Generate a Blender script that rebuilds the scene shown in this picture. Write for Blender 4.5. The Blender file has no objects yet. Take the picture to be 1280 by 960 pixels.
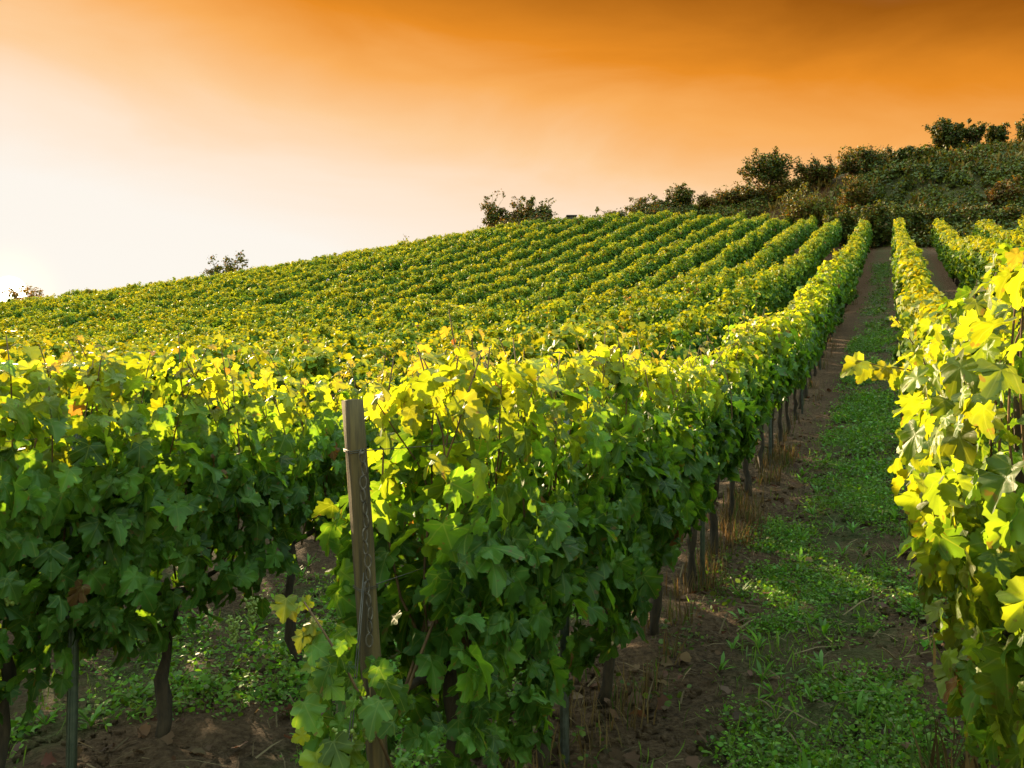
import bpy, math, random
import numpy as np
from mathutils import Vector

random.seed(7)
RNG = np.random.default_rng(11)
scene = bpy.context.scene
COL = scene.collection
R = math.radians

# ------------------------------------------------------------------ camera
F = 1100.0            # focal length in pixels of the 1280 px wide photograph
HZ = 460.0            # eye level row
CAMZ = 2.0
cam = bpy.data.cameras.new("camera")
cam.sensor_width = 36.0
cam.lens = F / 1280.0 * 36.0
cam.shift_y = -(480.0 - HZ) / 1280.0
cam.clip_end = 3000.0
camo = bpy.data.objects.new("camera", cam)
camo.location = (0, 0, CAMZ)
camo.rotation_euler = (R(90), 0, 0)
COL.objects.link(camo)
scene.camera = camo

# ------------------------------------------------------------------ sky
SUN_AZ = math.atan2(12 - 640, F)              # azimuth of the sun, from +Y towards +X
SUN_EL = R(4.3)                               # the disc as it is seen
LAMP_EL = R(16.0)
world = bpy.data.worlds.new("World")
scene.world = world
world.use_nodes = True
nt = world.node_tree
for n in list(nt.nodes):
    nt.nodes.remove(n)


def N(tree, typ, **kw):
    n = tree.nodes.new(typ)
    for k, v in kw.items():
        if k.startswith("i_"):
            n.inputs[k[2:]].default_value = v
        elif k.startswith("n_"):
            n.inputs[int(k[2:])].default_value = v
        else:
            setattr(n, k, v)
    return n


def M(tree, op, a, b=None, clamp=False):
    n = tree.nodes.new("ShaderNodeMath")
    n.operation = op
    n.use_clamp = clamp
    for i, v in enumerate((a, b)):
        if v is None:
            continue
        if isinstance(v, (int, float)):
            n.inputs[i].default_value = v
        else:
            tree.links.new(v, n.inputs[i])
    return n.outputs[0]


def smooth(tree, v, lo, hi, a=0.0, b=1.0):
    n = tree.nodes.new("ShaderNodeMapRange")
    n.interpolation_type = 'SMOOTHSTEP'
    n.inputs[1].default_value = lo
    n.inputs[2].default_value = hi
    n.inputs[3].default_value = a
    n.inputs[4].default_value = b
    tree.links.new(v, n.inputs[0])
    return n.outputs[0]


def ramp(tree, fac, stops):
    n = tree.nodes.new("ShaderNodeValToRGB")
    cr = n.color_ramp
    while len(cr.elements) < len(stops):
        cr.elements.new(0.5)
    for e, (p, c) in zip(cr.elements, stops):
        e.position = p
        e.color = (*c, 1)
    tree.links.new(fac, n.inputs[0])
    return n.outputs[0]


def mixc(tree, fac, a, b, typ='MIX'):
    n = tree.nodes.new("ShaderNodeMix")
    n.data_type = 'RGBA'
    n.blend_type = typ
    for sock, v in ((n.inputs[0], fac), (n.inputs[6], a), (n.inputs[7], b)):
        if isinstance(v, (int, float)):
            sock.default_value = v
        elif isinstance(v, tuple):
            sock.default_value = (*v, 1) if len(v) == 3 else v
        else:
            tree.links.new(v, sock)
    return n.outputs[2]


tc = N(nt, "ShaderNodeTexCoord")
sep = N(nt, "ShaderNodeSeparateXYZ")
nt.links.new(tc.outputs["Generated"], sep.inputs[0])
el = M(nt, 'ARCSINE', sep.outputs[2])
az = M(nt, 'ARCTAN2', sep.outputs[0], sep.outputs[1])
daz = M(nt, 'ABSOLUTE', M(nt, 'SUBTRACT', az, SUN_AZ))
# soft streaks of thin cloud
mp = N(nt, "ShaderNodeMapping")
mp.inputs['Scale'].default_value = (2.2, 2.2, 7.0)
mp.inputs['Rotation'].default_value = (0.0, 0.25, 0.0)
nt.links.new(tc.outputs["Generated"], mp.inputs[0])
cl = N(nt, "ShaderNodeTexNoise", i_Scale=1.5, i_Detail=7.0, i_Roughness=0.55, i_Distortion=0.5)
nt.links.new(mp.outputs[0], cl.inputs['Vector'])
cloud = M(nt, 'MULTIPLY', M(nt, 'SUBTRACT', cl.outputs[0], 0.5), 0.085)
t = M(nt, 'ADD', M(nt, 'ADD', el, M(nt, 'MULTIPLY', daz, 0.165)), cloud)
K = 1.6
warm = ramp(nt, M(nt, 'DIVIDE', t, K), [
    (0.00 / K, (0.985, 0.945, 0.87)),
    (0.19 / K, (0.98, 0.92, 0.835)),
    (0.262 / K, (1.0, 0.80, 0.62)),
    (0.326 / K, (0.99, 0.62, 0.32)),
    (0.386 / K, (0.95, 0.43, 0.11)),
    (0.438 / K, (0.80, 0.265, 0.020)),
    (0.482 / K, (0.56, 0.180, 0.013)),
    (0.528 / K, (0.33, 0.098, 0.006)),
    (0.70 / K, (0.36, 0.25, 0.18)),
])
# bright aureole round the sun
sdir = (math.sin(SUN_AZ) * math.cos(SUN_EL), math.cos(SUN_AZ) * math.cos(SUN_EL), math.sin(SUN_EL))
dt = N(nt, "ShaderNodeVectorMath", operation='DOT_PRODUCT')
dt.inputs[1].default_value = sdir
nt.links.new(tc.outputs["Generated"], dt.inputs[0])
ang = M(nt, 'ARCCOSINE', M(nt, 'MINIMUM', dt.outputs['Value'], 1.0))
core = smooth(nt, ang, 0.011, 0.016, 1.0, 0.0)
halo = smooth(nt, ang, 0.012, 0.07, 1.0, 0.0)
halo = M(nt, 'POWER', halo, 2.5)
glow = mixc(nt, halo, (0, 0, 0), (0.30, 0.20, 0.05))
glow = mixc(nt, core, glow, (14, 12, 8))
warm = mixc(nt, 1.0, warm, glow, 'ADD')
sky = N(nt, "ShaderNodeTexSky", sky_type='NISHITA', sun_disc=False)
sky.sun_elevation = LAMP_EL
sky.sun_rotation = SUN_AZ
sky.air_density = 1.2
sky.dust_density = 1.5
bg_w = N(nt, "ShaderNodeBackground", i_Strength=0.164)
bg_s = N(nt, "ShaderNodeBackground", i_Strength=0.136)
nt.links.new(warm, bg_w.inputs[0])
nt.links.new(mixc(nt, 1.0, mixc(nt, 1.0, sky.outputs[0], (1.06, 1.0, 0.62), 'MULTIPLY'), smooth(nt, el, 0.1, 1.25, 0.40, 2.5), 'MULTIPLY'), bg_s.inputs[0])
mixf = M(nt, 'MAXIMUM', smooth(nt, t, 0.56, 0.95), smooth(nt, daz, 1.25, 2.1))
mx = N(nt, "ShaderNodeMixShader")
nt.links.new(mixf, mx.inputs[0])
nt.links.new(bg_w.outputs[0], mx.inputs[1])
nt.links.new(bg_s.outputs[0], mx.inputs[2])
out = N(nt, "ShaderNodeOutputWorld")
nt.links.new(mx.outputs[0], out.inputs[0])

# ------------------------------------------------------------------ sun, exposure
sun = bpy.data.lights.new("sun", 'SUN')
sun.energy = 2.9
sun.angle = R(0.8)
sun.color = (1.0, 0.77, 0.44)
suno = bpy.data.objects.new("sun", sun)
ld = Vector((math.sin(SUN_AZ) * math.cos(LAMP_EL), math.cos(SUN_AZ) * math.cos(LAMP_EL), math.sin(LAMP_EL)))
suno.rotation_euler = ld.to_track_quat('Z', 'Y').to_euler()
suno.location = (-30, 50, 30)
COL.objects.link(suno)
vs = scene.view_settings
vs.view_transform = 'Standard'
vs.look = 'None'
vs.exposure = 2.62
vs.gamma = 1.0
vs.use_curve_mapping = False
scene.cycles.max_bounces = 8
scene.cycles.diffuse_bounces = 3
scene.cycles.glossy_bounces = 2
scene.cycles.transmission_bounces = 5
scene.cycles.transparent_max_bounces = 4
scene.cycles.sample_clamp_indirect = 6.0
scene.cycles.use_denoising = True

# ------------------------------------------------------------------ helpers


def pix(x, y, d):
    """the point d metres into the scene on the sight line through photo pixel x, y"""
    return np.array([(x - 640) / F * d, d, CAMZ + (HZ - y) / F * d])


_tab = RNG.random((256, 256))


def vnoise(x, y=0.0):
    """smooth value noise in -1..1"""
    x = np.asarray(x, float)
    y = np.asarray(y, float) + np.zeros_like(x)
    xi, yi = np.floor(x).astype(int), np.floor(y).astype(int)
    fx, fy = x - xi, y - yi
    fx, fy = fx * fx * (3 - 2 * fx), fy * fy * (3 - 2 * fy)
    g = lambda a, b: _tab[a & 255, b & 255]
    return ((g(xi, yi) * (1 - fx) + g(xi + 1, yi) * fx) * (1 - fy) + (g(xi, yi + 1) * (1 - fx) + g(xi + 1, yi + 1) * fx) * fy) * 2 - 1


def norm(v):
    return v / np.maximum(np.linalg.norm(v, axis=-1, keepdims=True), 1e-9)


# ground heights relative to the eye: (x, depth, z)
G = np.array([
    (-12, 1, -2.0), (-6, 3, -2.0), (-3, 6, -2.0), (0, 2, -2.0), (0.2, 4.4, -2.0), (1.6, 7.6, -1.96), (3, 11, -1.42), (6.4, 19, -.35),
    (10, 27, 1.42), (25, 62, 8.3), (18.2, 62, 8.36), (13.06, 50, 5.3), (17.56, 50, 5.75), (22.7, 62, 8.3), (13.7, 62, 7.86), (17.2, 70, 9.97), (2.9, 15.9, -1.25), (4.5, 24.9, -.05), (6.2, 34, 1.2), (7.8, 43, 3.1),
    (9.45, 52, 5.2), (-.47, 18.5, -1.34), (16, 78, 12), (0, 78, 10.8), (-24, 78, 6.15), (-45, 78, 3.1), (-22, 40, -.3),
    (-11, 40, .7), (-5, 8, -2.02), (-10, 18, -1.75), (25, 51, 6.6), (27, 49.5, 6.4), (29, 49, 6.5), (2.3, 4, -1.85), (3.1, 6, -1.8),
    (6, 9, -1.45), (4, 1, -1.9), (0, -6, -2.1), (-10, -6, -2.1), (12, -4, -1.7), (20, 92, 16.6), (25, 85, 16.7), (29, 78, 16.7), (34, 72, 16.8),
    (41, 70, 16.8), (52, 68, 17), (20, 112, 16.2), (34, 98, 16.4), (52, 92, 16.8), (72, 66, 16.5), (11, 86, 13.2),
    (0, 86, 11.2), (-12, 86, 8.7), (-24, 86, 6.3), (-45, 86, 3.0), (0, 108, 10), (-24, 108, 5.0), (-45, 108, 1.6),
    (-75, 78, .0), (-75, 40, -2.4), (-40, 20, -2.6), (40, 50, 8.6), (40, 30, 3.6), (24, 18, 1.0), (-75, 108, -1.5), (-70, 0, -3.4), (60, 40, 8), (60, 0, 1.5), (25.3, 68, 9.9), (24.3, 71, 10.5), (23.6, 75, 11.6), (22, 76, 11.6), (20.2, 77, 11.8), (18.2, 78, 11.9)], float)


def _U(r2):
    return np.where(r2 < 1e-12, 0.0, r2 * np.log(np.maximum(r2, 1e-12)))


_n = len(G)
_A = np.zeros((_n + 3, _n + 3))
_d2 = ((G[:, None, :2] - G[None, :, :2]) ** 2).sum(-1)
_A[:_n, :_n] = _U(_d2) + np.eye(_n) * 6.0
_A[:_n, _n] = 1
_A[:_n, _n + 1:] = G[:, :2]
_A[_n:, :_n] = _A[:_n, _n:].T
_w = np.linalg.solve(_A, np.concatenate([G[:, 2], np.zeros(3)]))


def gz(x, y):
    """ground height (world z)"""
    x = np.asarray(x, float)
    y = np.asarray(y, float)
    sh = x.shape
    cx = np.clip(x.ravel(), -90, 90)
    cy = np.clip(y.ravel(), -14, 125)
    z = np.empty(cx.size)
    for a in range(0, cx.size, 20000):
        s = slice(a, a + 20000)
        d2 = (cx[s, None] - G[None, :, 0]) ** 2 + (cy[s, None] - G[None, :, 1]) ** 2
        z[s] = _U(d2) @ _w[:_n] + _w[_n] + _w[_n + 1] * cx[s] + _w[_n + 2] * cy[s]
    far = np.hypot(x.ravel() - cx, y.ravel() - cy)
    z = z - far * 0.10
    return (np.maximum(z, -14.0) + CAMZ).reshape(sh)


SL = 0.43
UX = np.array([SL, 1.0, 0.0]) / math.hypot(SL, 1)       # along a row, uphill
NX = np.array([UX[1], -UX[0], 0.0])                      # across, to the right
SP = 2.25


def rowx(k, d):
    return -1.69 + SP * k + SL * d


def rowpt(k, d, h=0.0):
    x = rowx(k, d)
    return np.array([x, d, float(gz(x, d)) + h])


# ---- objects
def thing(name, label, cat, loc=(0, 0, 0), group=None):
    o = bpy.data.objects.new(name, None)
    o.empty_display_size = 0.2
    o.location = [float(c) for c in loc]
    COL.objects.link(o)
    o["label"] = label
    o["category"] = cat
    if group:
        o["group"] = group
    return o


def link(name, me, mat, parent=None, loc=(0, 0, 0)):
    me.name = name
    if mat is not None and not me.materials:
        me.materials.append(mat)
    o = bpy.data.objects.new(name, me)
    o.location = [float(c) for c in loc]
    COL.objects.link(o)
    if parent is not None:
        o.parent = parent
    return o


def tag(o, label=None, cat=None, group=None, kind=None):
    for k, v in (("label", label), ("category", cat), ("group", group), ("kind", kind)):
        if v:
            o[k] = v
    return o


def tri_mesh(V, T, color=None, uv=None, smooth=True):
    me = bpy.data.meshes.new("mesh")
    V = np.ascontiguousarray(V, np.float32)
    T = np.ascontiguousarray(T, np.int32)
    me.vertices.add(len(V))
    me.vertices.foreach_set("co", V.ravel())
    me.loops.add(T.size)
    me.loops.foreach_set("vertex_index", T.ravel())
    me.polygons.add(len(T))
    me.polygons.foreach_set("loop_start", np.arange(0, T.size, T.shape[1], dtype=np.int32))
    if smooth:
        me.polygons.foreach_set("use_smooth", np.ones(len(T), bool))
    if color is not None:
        a = me.attributes.new("tint", 'FLOAT_COLOR', 'POINT')
        c = np.ones((len(V), 4), np.float32)
        c[:, :3] = color
        a.data.foreach_set("color", c.ravel())
    if uv is not None:
        a = me.attributes.new("leaf", 'FLOAT_VECTOR', 'POINT')
        c = np.zeros((len(V), 3), np.float32)
        c[:, :2] = uv
        a.data.foreach_set("vector", c.ravel())
    me.update(calc_edges=True)
    return me


# ---- leaf templates: blade in x (to the tip), y (across), z (up)
def vine_leaf_template(cup, droop, wave, seed, fine=True):
    half = [(-.05, .03), (-.15, .12), (-.20, .24), (-.13, .31), (-.10, .40), (-.01, .43), (.04, .50), (.13, .46), (.20, .38),
            (.27, .45), (.32, .55), (.41, .57), (.46, .50), (.53, .47), (.54, .36), (.57, .28),
            (.65, .32), (.70, .25), (.79, .24), (.82, .15), (.91, .12), (1.0, 0.0)]
    if not fine:
        half = [(-.16, .13), (-.10, .40), (.05, .49), (.20, .37), (.38, .57), (.55, .34), (.72, .27), (1.0, 0.0)]
    rs = np.random.default_rng(seed)
    half = np.array(half) + rs.normal(0, .012, (len(half), 2)) * np.array([1, 1])
    half[-1, 1] = 0
    other = half[:-1][::-1].copy() * np.array([1, -1])
    other += rs.normal(0, .012, other.shape)
    ring = np.concatenate([half, other])
    c = np.array([.22, 0.0])
    if fine:
        P = np.concatenate([[c], c + (ring - c) * .5, ring])
    else:
        P = np.concatenate([[c], ring])
    n = len(ring)
    T = []
    for i in range(n):
        j = (i + 1) % n
        T.append((0, 1 + i, 1 + j))
        if fine:
            T += [(1 + i, 1 + n + i, 1 + n + j), (1 + i, 1 + n + j, 1 + j)]
    r = np.hypot(P[:, 0] - .22, P[:, 1])
    a = np.arctan2(P[:, 1], P[:, 0] - .22)
    z = cup * np.abs(P[:, 1]) - droop * np.maximum(P[:, 0], 0) ** 2 - droop * .6 * np.abs(P[:, 1]) ** 2 + wave * r * np.cos(a * 5 + seed)
    Q = np.column_stack([P, z]) - np.array([0, 0, z[0]])
    return Q, np.array(T), P.copy()


LEAF_FINE = [vine_leaf_template(c, d, w, s) for c, d, w, s in ((.25, .25, .10, 1), (.10, .45, .12, 2), (.40, .15, .08, 3), (-.10, .35, .14, 4), (.30, .55, .10, 5))]
LEAF_MID = [vine_leaf_template(c, d, w, s, False) for c, d, w, s in ((.25, .25, .10, 1), (.10, .45, .12, 2), (.40, .15, .08, 3))]
_q = np.array([(0, 0, 0), (.5, .48, .12), (1, 0, -.1), (.5, -.48, .12)], float)
LEAF_FAR = [(_q, np.array([(0, 1, 2), (0, 2, 3)]), _q[:, :2])]
_b = np.array([(0, 0, 0), (.35, .17, .03), (.7, .15, .0), (1, 0, -.12), (.7, -.15, .0), (.35, -.17, .03)], float)
LEAF_OVAL = [(_b, np.array([(0, 1, 5), (1, 2, 4), (1, 4, 5), (2, 3, 4)]), _b[:, :2])]
_b2 = np.array([(0, 0, 0), (.3, .34, .05), (.75, .32, .02), (1, 0, -.05), (.75, -.32, .02), (.3, -.34, .05)], float)
LEAF_ROUND = [(_b2, np.array([(0, 1, 5), (1, 2, 4), (1, 4, 5), (2, 3, 4)]), _b2[:, :2])]
_s = np.array([(0, .02, 0), (0, -.02, 0), (.5, .018, .03), (.5, -.018, .03), (1, 0, -.06)], float)
BLADE = [(_s, np.array([(0, 1, 2), (1, 3, 2), (2, 3, 4)]), _s[:, :2])]
_bl = np.array([(0, .02, 0), (0, -.02, 0), (.35, .06, .10), (.35, -.06, .10), (.7, .08, .10), (.7, -.08, .10), (1, 0, 0)], float)
LEAF_LONG = [(_bl, np.array([(0, 1, 2), (1, 3, 2), (2, 3, 4), (3, 5, 4), (4, 5, 6)]), _bl[:, :2])]


def leafcloud(templates, P, Nn, Td, size, tint, rng=RNG):
    """one mesh of leaves: base points P, blade normals Nn, tip directions Td"""
    n = len(P)
    which = rng.integers(0, len(templates), n)
    Nn = norm(Nn)
    Td = norm(Td - Nn * (Td * Nn).sum(1, keepdims=True))
    B = np.cross(Nn, Td)
    Vs, Ts, Cs, Us, off = [], [], [], [], 0
    for w, (Q, T, uv) in enumerate(templates):
        m = np.nonzero(which == w)[0]
        if not len(m):
            continue
        s = size[m, None, None]
        V = P[m, None] + s * (Q[None, :, 0:1] * Td[m, None] + Q[None, :, 1:2] * B[m, None] + Q[None, :, 2:3] * Nn[m, None])
        k = len(Q)
        Vs.append(V.reshape(-1, 3))
        Ts.append((T[None] + (np.arange(len(m)) * k)[:, None, None] + off).reshape(-1, 3))
        Cs.append(np.repeat(tint[m], k, axis=0))
        Us.append(np.tile(uv, (len(m), 1)))
        off += len(m) * k
    return np.concatenate(Vs), np.concatenate(Ts), np.concatenate(Cs), np.concatenate(Us)


def merge(parts):
    Vs, Ts, Cs, Us, off = [], [], [], [], 0
    for V, T, C, U in parts:
        Vs.append(V); Ts.append(T + off); Cs.append(C); Us.append(U)
        off += len(V)
    return np.concatenate(Vs), np.concatenate(Ts), np.concatenate(Cs), np.concatenate(Us)


def cloud_obj(name, parts, mat, parent=None, origin=(0, 0, 0), loc=None):
    V, T, C, U = merge(parts) if isinstance(parts, list) else parts
    me = tri_mesh(V - np.asarray(origin, float), T, C, U)
    return link(name, me, mat, parent, (0, 0, 0) if parent is not None else (origin if loc is None else loc))


def tube(points, radii, sides=6, rough=0.0, rng=RNG, caps=True):
    """V, quads-as-tris of a tapered tube along points"""
    P = np.asarray(points, float)
    n = len(P)
    radii = np.broadcast_to(np.asarray(radii, float), (n,))
    D = np.gradient(P, axis=0)
    D = norm(D)
    ref = np.where(np.abs(D[:, 2:3]) > .9, np.array([[1.0, 0, 0]]), np.array([[0, 0, 1.0]]))
    A = norm(np.cross(D, ref))
    for i in range(1, n):                        # keep the frame from flipping
        a = A[i - 1] - D[i] * (A[i - 1] @ D[i])
        if np.linalg.norm(a) > 1e-6:
            A[i] = a / np.linalg.norm(a)
    B = np.cross(D, A)
    th = np.linspace(0, 2 * math.pi, sides, endpoint=False)
    rr = radii[:, None] * (1 + rough * rng.normal(0, 1, (n, sides)))
    V = P[:, None] + rr[..., None] * (np.cos(th)[None, :, None] * A[:, None] + np.sin(th)[None, :, None] * B[:, None])
    T = []
    for i in range(n - 1):
        for j in range(sides):
            a, b = i * sides + j, i * sides + (j + 1) % sides
            c, d = a + sides, b + sides
            T += [(a, b, d), (a, d, c)]
    V = V.reshape(-1, 3)
    if caps:
        V = np.concatenate([V, P[[0, -1]]])
        e = len(V) - 2
        for j in range(sides):
            jj = (j + 1) % sides
            T += [(e, jj, j), (e + 1, (n - 1) * sides + j, (n - 1) * sides + jj)]
    return V, np.array(T)


def vt_merge(parts):
    Vs, Ts, off = [], [], 0
    for V, T in parts:
        Vs.append(V); Ts.append(T + off)
        off += len(V)
    return np.concatenate(Vs), np.concatenate(Ts)


def tube_obj(name, parts, mat, parent=None, origin=(0, 0, 0)):
    V, T = vt_merge(parts)
    me = tri_mesh(V - np.asarray(origin, float), T)
    return link(name, me, mat, parent, (0, 0, 0) if parent is not None else origin)


def box(c, u, v, w):
    """a box: centre and three half-axis vectors"""
    c, u, v, w = (np.asarray(a, float) for a in (c, u, v, w))
    V = np.array([c + a * u + b * v + d * w for a in (-1, 1) for b in (-1, 1) for d in (-1, 1)])
    q = [(0, 1, 3, 2), (4, 6, 7, 5), (0, 4, 5, 1), (2, 3, 7, 6), (0, 2, 6, 4), (1, 5, 7, 3)]
    T = [t for a, b, e, d in q for t in ((a, b, e), (a, e, d))]
    return V, np.array(T)


# ------------------------------------------------------------------ materials
def new_mat(name):
    m = bpy.data.materials.new(name)
    m.use_nodes = True
    t = m.node_tree
    for n in list(t.nodes):
        t.nodes.remove(n)
    o = t.nodes.new("ShaderNodeOutputMaterial")
    return m, t, o


def leaf_material(name, trans=0.50, tmul=(2.65, 2.3, 0.6), rough=0.46, spec=0.24, veins=False):
    m, t, o = new_mat(name)
    at = N(t, "ShaderNodeAttribute", attribute_name="tint")
    base = at.outputs['Color']
    pr = N(t, "ShaderNodeBsdfPrincipled", i_Roughness=rough)
    pr.inputs['Specular IOR Level'].default_value = spec
    if veins:
        lf = N(t, "ShaderNodeAttribute", attribute_name="leaf")
        sp = N(t, "ShaderNodeSeparateXYZ")
        t.links.new(lf.outputs['Vector'], sp.inputs[0])
        a = M(t, 'ARCTAN2', M(t, 'ABSOLUTE', sp.outputs[1]), M(t, 'ADD', sp.outputs[0], 0.02))
        # five main veins from the stalk: 0, 48 and 100 degrees
        r = M(t, 'SQRT', M(t, 'ADD', M(t, 'POWER', sp.outputs[0], 2.0), M(t, 'POWER', sp.outputs[1], 2.0)))
        d0 = M(t, 'ABSOLUTE', a)
        d1 = M(t, 'ABSOLUTE', M(t, 'SUBTRACT', a, 0.84))
        d2 = M(t, 'ABSOLUTE', M(t, 'SUBTRACT', a, 1.72))
        dist = M(t, 'MULTIPLY', M(t, 'MINIMUM', M(t, 'MINIMUM', d0, d1), d2), r)
        vein = smooth(t, dist, 0.006, 0.022, 1.0, 0.0)
        nz = N(t, "ShaderNodeTexNoise", i_Scale=9.0, i_Detail=3.0)
        tco = N(t, "ShaderNodeTexCoord")
        t.links.new(tco.outputs['Object'], nz.inputs['Vector'])
        blot = smooth(t, nz.outputs[0], 0.30, 0.72, 0.72, 1.25)
        base = mixc(t, 1.0, base, blot, 'MULTIPLY')
        sn = N(t, "ShaderNodeTexNoise", i_Scale=34.0, i_Detail=2.0)
        t.links.new(tco.outputs['Object'], sn.inputs['Vector'])
        edge = smooth(t, r, 0.45, 0.75, 0.0, 0.10)
        spot = smooth(t, M(t, 'ADD', sn.outputs[0], edge), 0.70, 0.76, 0.0, 0.75)
        base = mixc(t, spot, base, (0.13, 0.075, 0.03))
        base = mixc(t, M(t, 'MULTIPLY', vein, 0.28), base, (0.24, 0.26, 0.07))
        bp = N(t, "ShaderNodeBump", i_Strength=0.18, i_Distance=0.008)
        rid = N(t, "ShaderNodeTexNoise", i_Scale=70.0, i_Detail=2.0)
        t.links.new(tco.outputs['Object'], rid.inputs['Vector'])
        t.links.new(M(t, 'ADD', M(t, 'MULTIPLY', vein, -0.7), rid.outputs[0]), bp.inputs['Height'])
        t.links.new(bp.outputs[0], pr.inputs['Normal'])
    t.links.new(base, pr.inputs['Base Color'])
    tr = N(t, "ShaderNodeBsdfTranslucent")
    t.links.new(mixc(t, 1.0, base, tmul, 'MULTIPLY'), tr.inputs[0])
    ms = N(t, "ShaderNodeMixShader", n_0=trans)
    t.links.new(pr.outputs[0], ms.inputs[1])
    t.links.new(tr.outputs[0], ms.inputs[2])
    t.links.new(ms.outputs[0], o.inputs[0])
    return m


def bark_material(name, c1, c2, scale=18, stretch=0.25, bump=0.6, rough=0.9):
    m, t, o = new_mat(name)
    tco = N(t, "ShaderNodeTexCoord")
    mp_ = N(t, "ShaderNodeMapping")
    mp_.inputs['Scale'].default_value = (1, 1, stretch)
    t.links.new(tco.outputs['Object'], mp_.inputs[0])
    nz = N(t, "ShaderNodeTexNoise", i_Scale=scale, i_Detail=6.0, i_Roughness=0.65)
    t.links.new(mp_.outputs[0], nz.inputs['Vector'])
    f = smooth(t, nz.outputs[0], 0.3, 0.7)
    pr = N(t, "ShaderNodeBsdfPrincipled", i_Roughness=rough)
    t.links.new(mixc(t, f, c1, c2), pr.inputs['Base Color'])
    bp = N(t, "ShaderNodeBump", i_Strength=bump, i_Distance=0.02)
    t.links.new(nz.outputs[0], bp.inputs['Height'])
    t.links.new(bp.outputs[0], pr.inputs['Normal'])
    t.links.new(pr.outputs[0], o.inputs[0])
    return m


def plain_material(name, c, rough=0.6, metal=0.0, c2=None, scale=30.0):
    m, t, o = new_mat(name)
    pr = N(t, "ShaderNodeBsdfPrincipled", i_Roughness=rough, i_Metallic=metal)
    tco = N(t, "ShaderNodeTexCoord")
    nz = N(t, "ShaderNodeTexNoise", i_Scale=scale, i_Detail=4.0)
    t.links.new(tco.outputs['Object'], nz.inputs['Vector'])
    t.links.new(mixc(t, smooth(t, nz.outputs[0], .3, .7), c, c2 or tuple(a * .6 for a in c)), pr.inputs['Base Color'])
    t.links.new(pr.outputs[0], o.inputs[0])
    return m


MAT_LEAF = leaf_material("vine_leaf", veins=True)
MAT_LEAF_FAR = leaf_material("vine_leaf_distant", trans=0.28, tmul=(3.4, 2.5, 0.6), rough=0.6, spec=0.12)
MAT_WEED = leaf_material("weed_leaf", trans=0.35, tmul=(1.8, 1.9, 0.6), rough=0.5, spec=0.3)
MAT_SCRUB = leaf_material("scrub_leaf", trans=0.2, tmul=(2.4, 1.6, 0.5), rough=0.6, spec=0.2)
MAT_DRY = leaf_material("dry_leaf", trans=0.25, tmul=(1.4, 1.1, 0.7), rough=0.8, spec=0.1)
MAT_BARK = bark_material("vine_bark", (0.018, 0.011, 0.007), (0.065, 0.040, 0.024))
MAT_CANE = bark_material("cane_bark", (0.07, 0.035, 0.015), (0.17, 0.09, 0.035), scale=30)
MAT_WOOD = bark_material("weathered_wood", (0.030, 0.018, 0.007), (0.105, 0.066, 0.021), scale=45, stretch=0.06, bump=0.5)
MAT_TREEBARK = bark_material("tree_bark", (0.03, 0.02, 0.013), (0.08, 0.055, 0.035), scale=6)
MAT_STEEL = plain_material("galvanised_steel", (0.20, 0.22, 0.21), 0.55, 0.6, (0.11, 0.12, 0.11))
MAT_RUST = plain_material("rusty_steel", (0.04, 0.028, 0.02), 0.6, 0.3, (0.12, 0.09, 0.068), 60)
MAT_WIRE = plain_material("old_wire", (0.09, 0.075, 0.065), 0.6, 0.5)


def grape_material():
    m, t, o = new_mat("green_grape")
    pr = N(t, "ShaderNodeBsdfPrincipled", i_Roughness=0.38)
    pr.inputs['Base Color'].default_value = (0.20, 0.24, 0.045, 1)
    pr.inputs['Subsurface Weight'].default_value = 0.25
    pr.inputs['Subsurface Radius'].default_value = (0.01, 0.008, 0.002)
    t.links.new(pr.outputs[0], o.inputs[0])
    return m


MAT_GRAPE = grape_material()


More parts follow.
